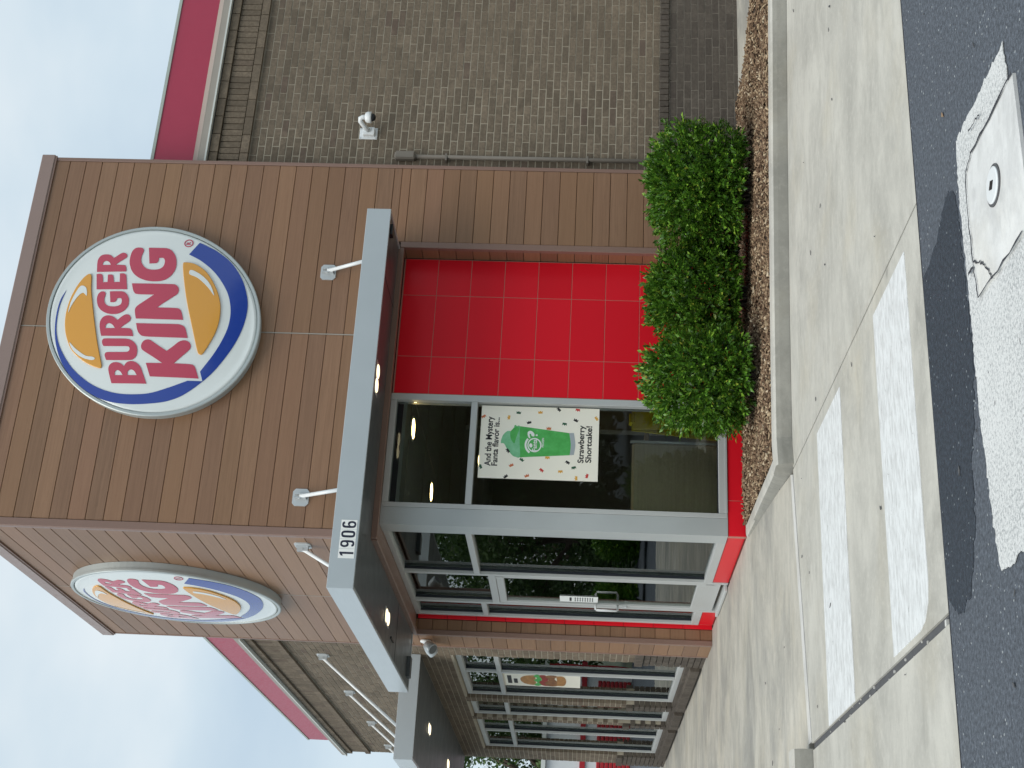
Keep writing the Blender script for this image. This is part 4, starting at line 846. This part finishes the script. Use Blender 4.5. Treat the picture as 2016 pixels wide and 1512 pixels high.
bflat('lettuce',[(-0.32,0.06),(-0.24,0.09),(-0.12,0.05),(0.0,0.09),(0.12,0.05),(0.22,0.09),(0.32,0.05),(0.26,0.0),(0.14,-0.04),(0.02,0.0),(-0.10,-0.04),(-0.26,0.0)],'slush',-0.0042)
bflat('tomato',[(-0.28,-0.01),(-0.1,0.03),(0.05,-0.01),(0.27,0.02),(0.29,-0.05),(0.1,-0.09),(-0.1,-0.06),(-0.29,-0.08)],'meat_print',-0.0046)
bflat('patty',[(-0.30,-0.08),(-0.12,-0.04),(0.05,-0.09),(0.22,-0.05),(0.30,-0.10),(0.27,-0.19),(0.1,-0.16),(-0.1,-0.21),(-0.29,-0.18)],'patty_print',-0.0050)
bflat('bottom_bun',[(-0.27,-0.18,1),(0.0,-0.19),(0.27,-0.18,1),(0.25,-0.27),(0.0,-0.30),(-0.25,-0.27)],'bun_print',-0.0054)
MB().box(-0.22,0.22,-0.0042,-0.0035,0.36,0.41).box(-0.20,0.05,-0.0042,-0.0035,0.29,0.335).build('headline',MT['ink'],bp)

# ------------------------------------------------------------------ inside, seen through the glass
for i,(x,y) in enumerate(((1.22,0.62),(1.23,2.33),(1.23,4.09),(1.23,5.9),(1.23,7.7),(3.6,4.09),(3.6,7.7))):
    o = empty('ceiling_light',(x,y,2.889)); tag(o,['round warm ceiling downlight just behind the front window','round warm ceiling downlight above the glass door','round warm ceiling downlight just past the door bay','round warm ceiling downlight behind the double window nearest the tower','round warm ceiling downlight behind the far side windows','round warm ceiling downlight deep inside near the counter','round warm ceiling downlight deepest inside the dining room'][i],'ceiling light','dining room downlights')
    MB().lathe([(0.115,0.0),(0.115,-0.008),(0.095,-0.010)],n=28).build('trim_ring',MT['white_metal'],o); MB().lathe([(0.092,-0.0105),(0.088,-0.013),(0.02,-0.014)],n=28).build('lens',MT['lamp_in'],o)
def table(x,y,lab,rz=0):
    o = empty('dining_table',(x,y,0.006),rz); tag(o,lab,'table','dining tables')
    MB().bbox(-0.36,0.36,-0.30,0.30,0.72,0.755,0.006).build('tabletop',MT['laminate'],o); MB().lathe([(0.24,0.0),(0.23,0.02),(0.04,0.04),(0.035,0.72)],n=24).build('pedestal',MT['black'],o,True)
table(1.5,2.2,'brown dining table seen through the glass door'); table(1.5,5.2,'brown dining table behind the double brick wing window'); table(1.5,8.9,'brown dining table behind the last wing window')
bo = empty('booth_divider',(0.745,0.42,0.006)); tag(bo,'wood grain booth divider panel low behind the front window','booth divider')
MB().bbox(-0.315,0.325,-0.03,0.03,0.0,0.935,0.02).build('panel',MT['laminate'],bo); MB().tube([(0.34,0,0.0),(0.34,0,0.95)],0.014,10).build('post',MT['alu'],bo,True)
MB().bbox(-0.30,0.30,0.031,0.45,0.0,0.42,0.03).build('seat',MT['interior_wall'],bo)
yb = empty('caution_sign',(1.42,0.72,0.006)); tag(yb,'yellow plastic wet floor sign inside the front window','floor sign')
for s_ in (-1,1):
    MB().add([(-0.13,0.16*s_,0),(0.13,0.16*s_,0),(0.10,0.02*s_,0.93),(-0.10,0.02*s_,0.93),(-0.13,0.16*s_+0.02,0),(0.13,0.16*s_+0.02,0),(0.10,0.02*s_+0.015,0.93),(-0.10,0.02*s_+0.015,0.93)],[(0,1,2,3),(7,6,5,4),(0,4,5,1),(1,5,6,2),(2,6,7,3),(3,7,4,0)]).build('board',MT['yellow'],yb)
MB().bbox(-0.05,0.05,-0.03,0.045,0.90,0.955,0.01).build('handle',MT['yellow'],yb)
ct = empty('order_counter',(5.4,3.0,0.006)); tag(ct,'long order counter deep inside the dining room','counter')
MB().bbox(-0.4,0.4,-2.2,2.2,0.0,1.0,0.01).build('body',MT['laminate'],ct); MB().bbox(-0.45,0.45,-2.25,2.25,1.001,1.04,0.01).build('worktop',MT['steel'],ct)

# ------------------------------------------------------------------ planting
def leaves(pos, nrm, size, mat, name, aspect=0.42):
    """one pointed, folded leaf (4 triangles) at each position"""
    n = len(pos); a = rng.normal(size=(n,3)); a -= (a*nrm).sum(1,keepdims=True)*nrm; a /= np.linalg.norm(a,axis=1,keepdims=True)+1e-9
    ax = a*0.8+nrm*rng.uniform(0.1,0.9,(n,1)); ax /= np.linalg.norm(ax,axis=1,keepdims=True)
    sd_ = np.cross(ax,nrm); sd_ /= np.linalg.norm(sd_,axis=1,keepdims=True)+1e-9; up = np.cross(sd_,ax)
    s = size*rng.uniform(0.65,1.25,(n,1)); wv = s*aspect
    base = pos; tip = pos+ax*s; mid = pos+ax*s*0.45
    l_ = mid+sd_*wv*0.5+up*wv*0.18; r_ = mid-sd_*wv*0.5+up*wv*0.18
    v = np.stack([base,l_,tip,r_,mid],1).reshape(-1,3); k = np.arange(n)[:,None]*5
    f = np.concatenate([k+np.array([[0,4,1]]),k+np.array([[1,4,2]]),k+np.array([[2,4,3]]),k+np.array([[3,4,0]])],0)
    return raw_mesh(name,v,f,mat)
def lump_dirs(n): d = rng.normal(size=(n,3)); return d/np.linalg.norm(d,axis=1,keepdims=True)
def shrub(cx, cy, rx, ry, h, n, label, seed):
    o = empty('shrub',(cx,cy,0.03)); tag(o,label,'shrub','clipped green shrubs in the mulch bed')
    lobes = lump_dirs(26); lobes[:,2] = np.abs(lobes[:,2])*0.9-0.15; lobes /= np.linalg.norm(lobes,axis=1,keepdims=True); amp = rng.uniform(-0.10,0.13,26)
    def surf(d):
        rad = 0.95+sum(a*np.clip((d@l-0.68)/0.32,0,1) for a,l in zip(amp,lobes)); q = np.abs(d)**2.25
        return (rad*np.minimum(1.0/(q.sum(1)**(1/2.25)),1.12))[:,None]
    sc_ = np.array([rx,ry,h*0.53]); ctr = np.array([0,0,h*0.50])
    def skirt(d): return np.stack([1+0.40*np.clip(-d[:,2]-0.1,0,1)]*2+[np.ones(len(d))],1)
    def settle(p): p[:,2] = np.where(p[:,2]<0.16,0.16-(0.16-p[:,2])*0.45,p[:,2]); return p
    # sprigs: short shoots standing out of the clipped surface, each with paired leaves
    ns = n//11; d = lump_dirs(ns); low = d[:,2] < -0.86; d[low,2] *= -0.6; d /= np.linalg.norm(d,axis=1,keepdims=True)
    dep = np.where(rng.random(ns) < 0.6, rng.uniform(0.86,0.99,ns), rng.uniform(0.5,0.88,ns)); base = d*surf(d)*dep[:,None]*sc_*skirt(d)+ctr
    ax = d*np.array([1,1,0.7])+np.array([0,0,0.45])+rng.normal(scale=0.42,size=d.shape); ax /= np.linalg.norm(ax,axis=1,keepdims=True)
    a1 = np.cross(ax,rng.normal(size=ax.shape)); a1 /= np.linalg.norm(a1,axis=1,keepdims=True); a2 = np.cross(ax,a1)
    ln = rng.uniform(0.04,0.11,(ns,1)); P_ = []; A_ = []
    for k in range(11):
        t = k/10; an = k*2.4+rng.uniform(-0.4,0.4,(ns,1)); side = a1*np.cos(an)+a2*np.sin(an); spread = 1.15-0.85*t
        P_.append(base+ax*ln*t); v = ax+side*spread; A_.append(v/np.linalg.norm(v,axis=1,keepdims=True))
    P_ = settle(np.concatenate(P_)); A_ = np.concatenate(A_); keep = P_[:,2] > 0.02; P_, A_ = P_[keep], A_[keep]
    m_ = len(P_); s = 0.047*rng.uniform(0.6,1.2,(m_,1)); wv = s*0.48
    up = A_*0; up += np.array([0,0,1])+rng.normal(scale=0.35,size=up.shape); sd_ = np.cross(A_,up); sd_ /= np.linalg.norm(sd_,axis=1,keepdims=True)+1e-9; nn = np.cross(sd_,A_)
    mid = P_+A_*s*0.56; tip = P_+A_*s-nn*s*0.08; l_ = mid+sd_*wv*0.5+nn*wv*0.22; r_ = mid-sd_*wv*0.5+nn*wv*0.22
    v = np.stack([P_,l_,tip,r_,mid],1).reshape(-1,3); k = np.arange(m_)[:,None]*5
    f = np.concatenate([k+np.array([q]) for q in ([0,4,1],[1,4,2],[2,4,3],[3,4,0])],0)
    link('foliage',raw_mesh('foliage',v,f,MT['shrub_leaf']),o)
    # older leaves deeper in
    n2 = n//3; d = lump_dirs(n2); p = settle(d*surf(d)*rng.uniform(0.35,0.88,(n2,1))*sc_*skirt(d)+ctr); p = p[p[:,2]>0.02]; d = lump_dirs(len(p))
    link('inner_leaves',leaves(p,d,0.05,MT['shrub_leaf'],'inner_leaves',0.5),o)
    st = MB()
    for k in range(16):
        t = 2*math.pi*k/16+random.uniform(-.2,.2); r0 = random.uniform(0.02,0.09); r1 = random.uniform(0.35,0.8)
        st.tube([(r0*math.cos(t),r0*math.sin(t),-0.05),(rx*r1*0.6*math.cos(t),ry*r1*0.6*math.sin(t),h*0.35),(rx*r1*math.cos(t),ry*r1*math.sin(t),h*0.72)],[0.014,0.010,0.004],6)
    st.build('stems',MT['bark'],o)
shrub(2.74,-1.00,0.46,0.50,0.80,17000,'largest clipped shrub, in front of the plank pier',1)
shrub(1.96,-0.66,0.38,0.40,0.83,12000,'middle clipped shrub set back against the red tile',2)
shrub(1.02,-1.06,0.33,0.50,0.78,13000,'clipped shrub nearest the glass corner, by the window',3)

def bed_z(x,y):
    edge = np.interp(x,[-0.1,0.1,1.04,2.18,3.38,4.4],[-2.1,-2.08,-2.15,-2.28,-2.45,-2.6]); t = np.clip((0.15-y)/(0.15-edge),0,1)
    return 0.012+0.058*t+0.018*np.sin(x*3.1)*np.sin(y*2.7)+0.035*t*(1-t)*4*0.4
def bed_left(y): return np.interp(y,[-2.12,-1.12,0.02,0.2],[0.0,0.11,0.24,0.28])
nx,ny = 60,34; gv = []; gf = []
for j in range(ny+1):
    for i in range(nx+1):
        s_ = i/nx; t = j/ny; y_hi = 0.20; xl = 0.0; x = 4.43
        # rows run from the wall to the kerb
        xx = bed_left(0.20-2.3*t)+(4.43-bed_left(0.20-2.3*t))*s_; kb = np.interp(xx,[-0.1,0.1,1.04,2.18,3.38,4.4],[-2.13,-2.09,-2.16,-2.29,-2.46,-2.63]); yy = 0.20+(kb-0.20)*t
        gv.append((xx,yy,float(bed_z(xx,yy))-0.012))
for j in range(ny):
    for i in range(nx): a = j*(nx+1)+i; gf.append((a,a+1,a+nx+2,a+nx+1))
MB().add(gv,gf).build('planting_bed',MT['soil']).__setitem__('kind','structure')
nch = 15000; cx_ = rng.uniform(0.02,4.42,nch); t_ = rng.random(nch); kb = np.interp(cx_,[-0.1,0.1,1.04,2.18,3.38,4.4],[-2.14,-2.10,-2.17,-2.30,-2.47,-2.64]); cy_ = 0.18+(kb-0.18)*t_
kp_ = cx_ > bed_left(cy_)+0.01; cx_,cy_ = cx_[kp_],cy_[kp_]
wall_y = np.where(cx_ < 1.38,0.185,np.where(cx_ < 2.71,0.185,np.where(cx_ < 3.58,-0.02,0.15))); kp_ = cy_ < wall_y; cx_,cy_ = cx_[kp_],cy_[kp_]; nch = len(cx_)
hl = rng.uniform(0.006,0.026,nch); hw = rng.uniform(0.004,0.012,nch); hh = rng.uniform(0.002,0.006,nch)
e1 = rng.normal(size=(nch,3)); e1[:,2] *= 0.35; e1 /= np.linalg.norm(e1,axis=1,keepdims=True); e2 = rng.normal(size=(nch,3)); e2[:,2] *= 0.4; e2 -= (e1*e2).sum(1,keepdims=True)*e1; e2 /= np.linalg.norm(e2,axis=1,keepdims=True); e3 = np.cross(e1,e2)
cc_ = np.stack([cx_,cy_,bed_z(cx_,cy_)+rng.uniform(-0.006,0.012,nch)],1)
sg = np.array([(-1,-1,-1),(1,-1,-1),(1,1,-1),(-1,1,-1),(-1,-1,1),(1,-1,1),(1,1,1),(-1,1,1)],float); tap = rng.uniform(0.35,1.0,(nch,1))
vv = np.stack([cc_+e1*(s0[0]*hl)[:,None]+e2*(s0[1]*hw)[:,None]*(tap if s0[0] > 0 else 1)+e3*(s0[2]*hh)[:,None] for s0 in sg],1).reshape(-1,3)
k = np.arange(nch)[:,None]*8; ff = np.concatenate([k+np.array([q]) for q in ((0,3,2,1),(4,5,6,7),(0,1,5,4),(1,2,6,5),(2,3,7,6),(3,0,4,7))],0)
ml = link('mulch',raw_mesh('mulch',vv,ff,MT['mulch'])); ml['kind'] = 'stuff'

def tree(x, y, h, r, n, label, lean=0.0):
    o = empty('tree',(x,y,-0.15)); tag(o,label,'tree','trees around the lot')
    tk = MB(); tk.tube([(0,0,-0.2),(0.05*h*0.2,0,h*0.22),(lean*0.4,0.1,h*0.45),(lean,0.0,h*0.8)],[h*0.030,h*0.024,h*0.018,h*0.006],9)
    cl = []
    for k in range(22):
        t = random.uniform(0,6.28); zz = random.uniform(0.12,0.94)*h; rr = r*random.uniform(0.35,0.95)*math.sqrt(max(0.3,1-((zz/h-0.5)/0.55)**2))
        c = (lean*0.5+rr*math.cos(t),rr*math.sin(t),zz); cl.append((c,r*random.uniform(0.26,0.46)))
        tk.tube([(lean*0.3*zz/h,0,zz*0.62),(c[0]*0.5,c[1]*0.5,zz*0.84),c],[h*0.010,h*0.006,h*0.002],6)
    tk.build('trunk',MT['bark'],o)
    P_ = []; N_ = []
    for c,cr in cl:
        m_ = n//22; d = lump_dirs(m_); rad = cr*rng.uniform(0.25,1.05,m_)**0.6; p = np.array(c)+d*rad[:,None]*np.array([1,1,0.75]); P_.append(p); q = d+rng.normal(scale=0.6,size=d.shape); N_.append(q/np.linalg.norm(q,axis=1,keepdims=True))
    link('crown',leaves(np.concatenate(P_),np.concatenate(N_),r*(0.05 if y > 0 else 0.085),MT['tree_leaf'],'crown',0.6),o)
tl = [(6.4,37.0,6.4,3.2,'broad tree behind the storage units'),(0.2,36.0,6.2,3.0,'tree just behind the storage roof'),(3.4,35.0,6.2,3.0,'leafy tree showing past the far end of the brick wing'),(-3.0,37.5,6.6,3.2,'tree behind the left end of the storage units'),
      (-8.2,27.0,5.4,2.8,'small tree beside the storage doors'),(-11.0,30.0,6.4,3.2,'broad tree mirrored in the corner glass'),(-13.8,25.0,6.2,3.0,'tree mirrored high in the corner transom'),(-16.8,20.5,5.6,2.8,'tree mirrored at the edge of the corner glass'),(-6.4,41.0,7.0,3.4,'far tree in the gap left of the storage units'),(-12.0,40.0,7.5,3.6,'far tree behind the broad mirrored tree'),(-18.5,33.0,7.0,3.6,'far tree beyond the side of the parking lot'),
      (8.0,-34.0,9.0,4.2,'broad tree across the road behind the viewer'),(12.5,-35.0,10.0,4.4,'tallest tree across the road mirrored in the front window'),(17.0,-33.0,9.0,4.2,'tree across the road mirrored beside the tallest'),(21.5,-36.0,9.5,4.2,'tree across the road farthest to the right'),(-24.0,14.0,7.0,3.4,'tree at the side of the parking lot')]
for x,y,h,r_,lab in tl: tree(x,y,h,r_,15000,lab,random.uniform(-0.6,0.6))

for i_,(x,y) in enumerate(((-4.9,21.8),(-6.6,21.0),(-8.4,20.2),(-10.2,19.2))):
    k0 = [o for o in bpy.data.objects if o.name == 'shrub'][0]; hd = empty('hedge_shrub',(x,y,-0.12)); hd.scale = (1.7,1.5,1.45)
    tag(hd,['hedge shrub at the near end of the row by the storage units','second hedge shrub of the row by the storage units','third hedge shrub of the row by the storage units','hedge shrub at the far end of the row across the lot'][i_],'shrub','hedge across the parking lot')
    for ch in k0.children: c_ = ch.copy(); col.objects.link(c_); c_.parent = hd
# storage units behind: white panels, red roll-up doors
sr = empty('storage_building',(0,29.2,-0.13)); tag(sr,'low white storage building with red roll-up doors behind the wing','building')
MB().box(-5.2,13,0.0,4.0,-0.1,2.40).build('wall',MT['storage_wall'],sr)
MB().box(-5.4,13.2,-0.12,4.2,2.40,2.52).build('roof_edge',MT['cap_white'],sr); MB().box(-5.3,13.1,-0.06,-0.002,1.29,1.44).build('trim_band',MT['storage_red'],sr)
dm = MB()
for k in range(8): dm.bbox(-1.3,1.3,-0.05,-0.005,0.02+k*0.12,0.02+k*0.12+0.108,0.02)
dmm = dm.mesh('roll_up_door',MT['storage_red'])
for k in range(5): link('roll_up_door',dmm,sr,(-3.45+3.3*k,0,0))
for k in range(6): MB().box(-5.2+3.3*k,-5.0+3.3*k,-0.08,-0.061,0,2.39).build('post',MT['storage_red'],sr)
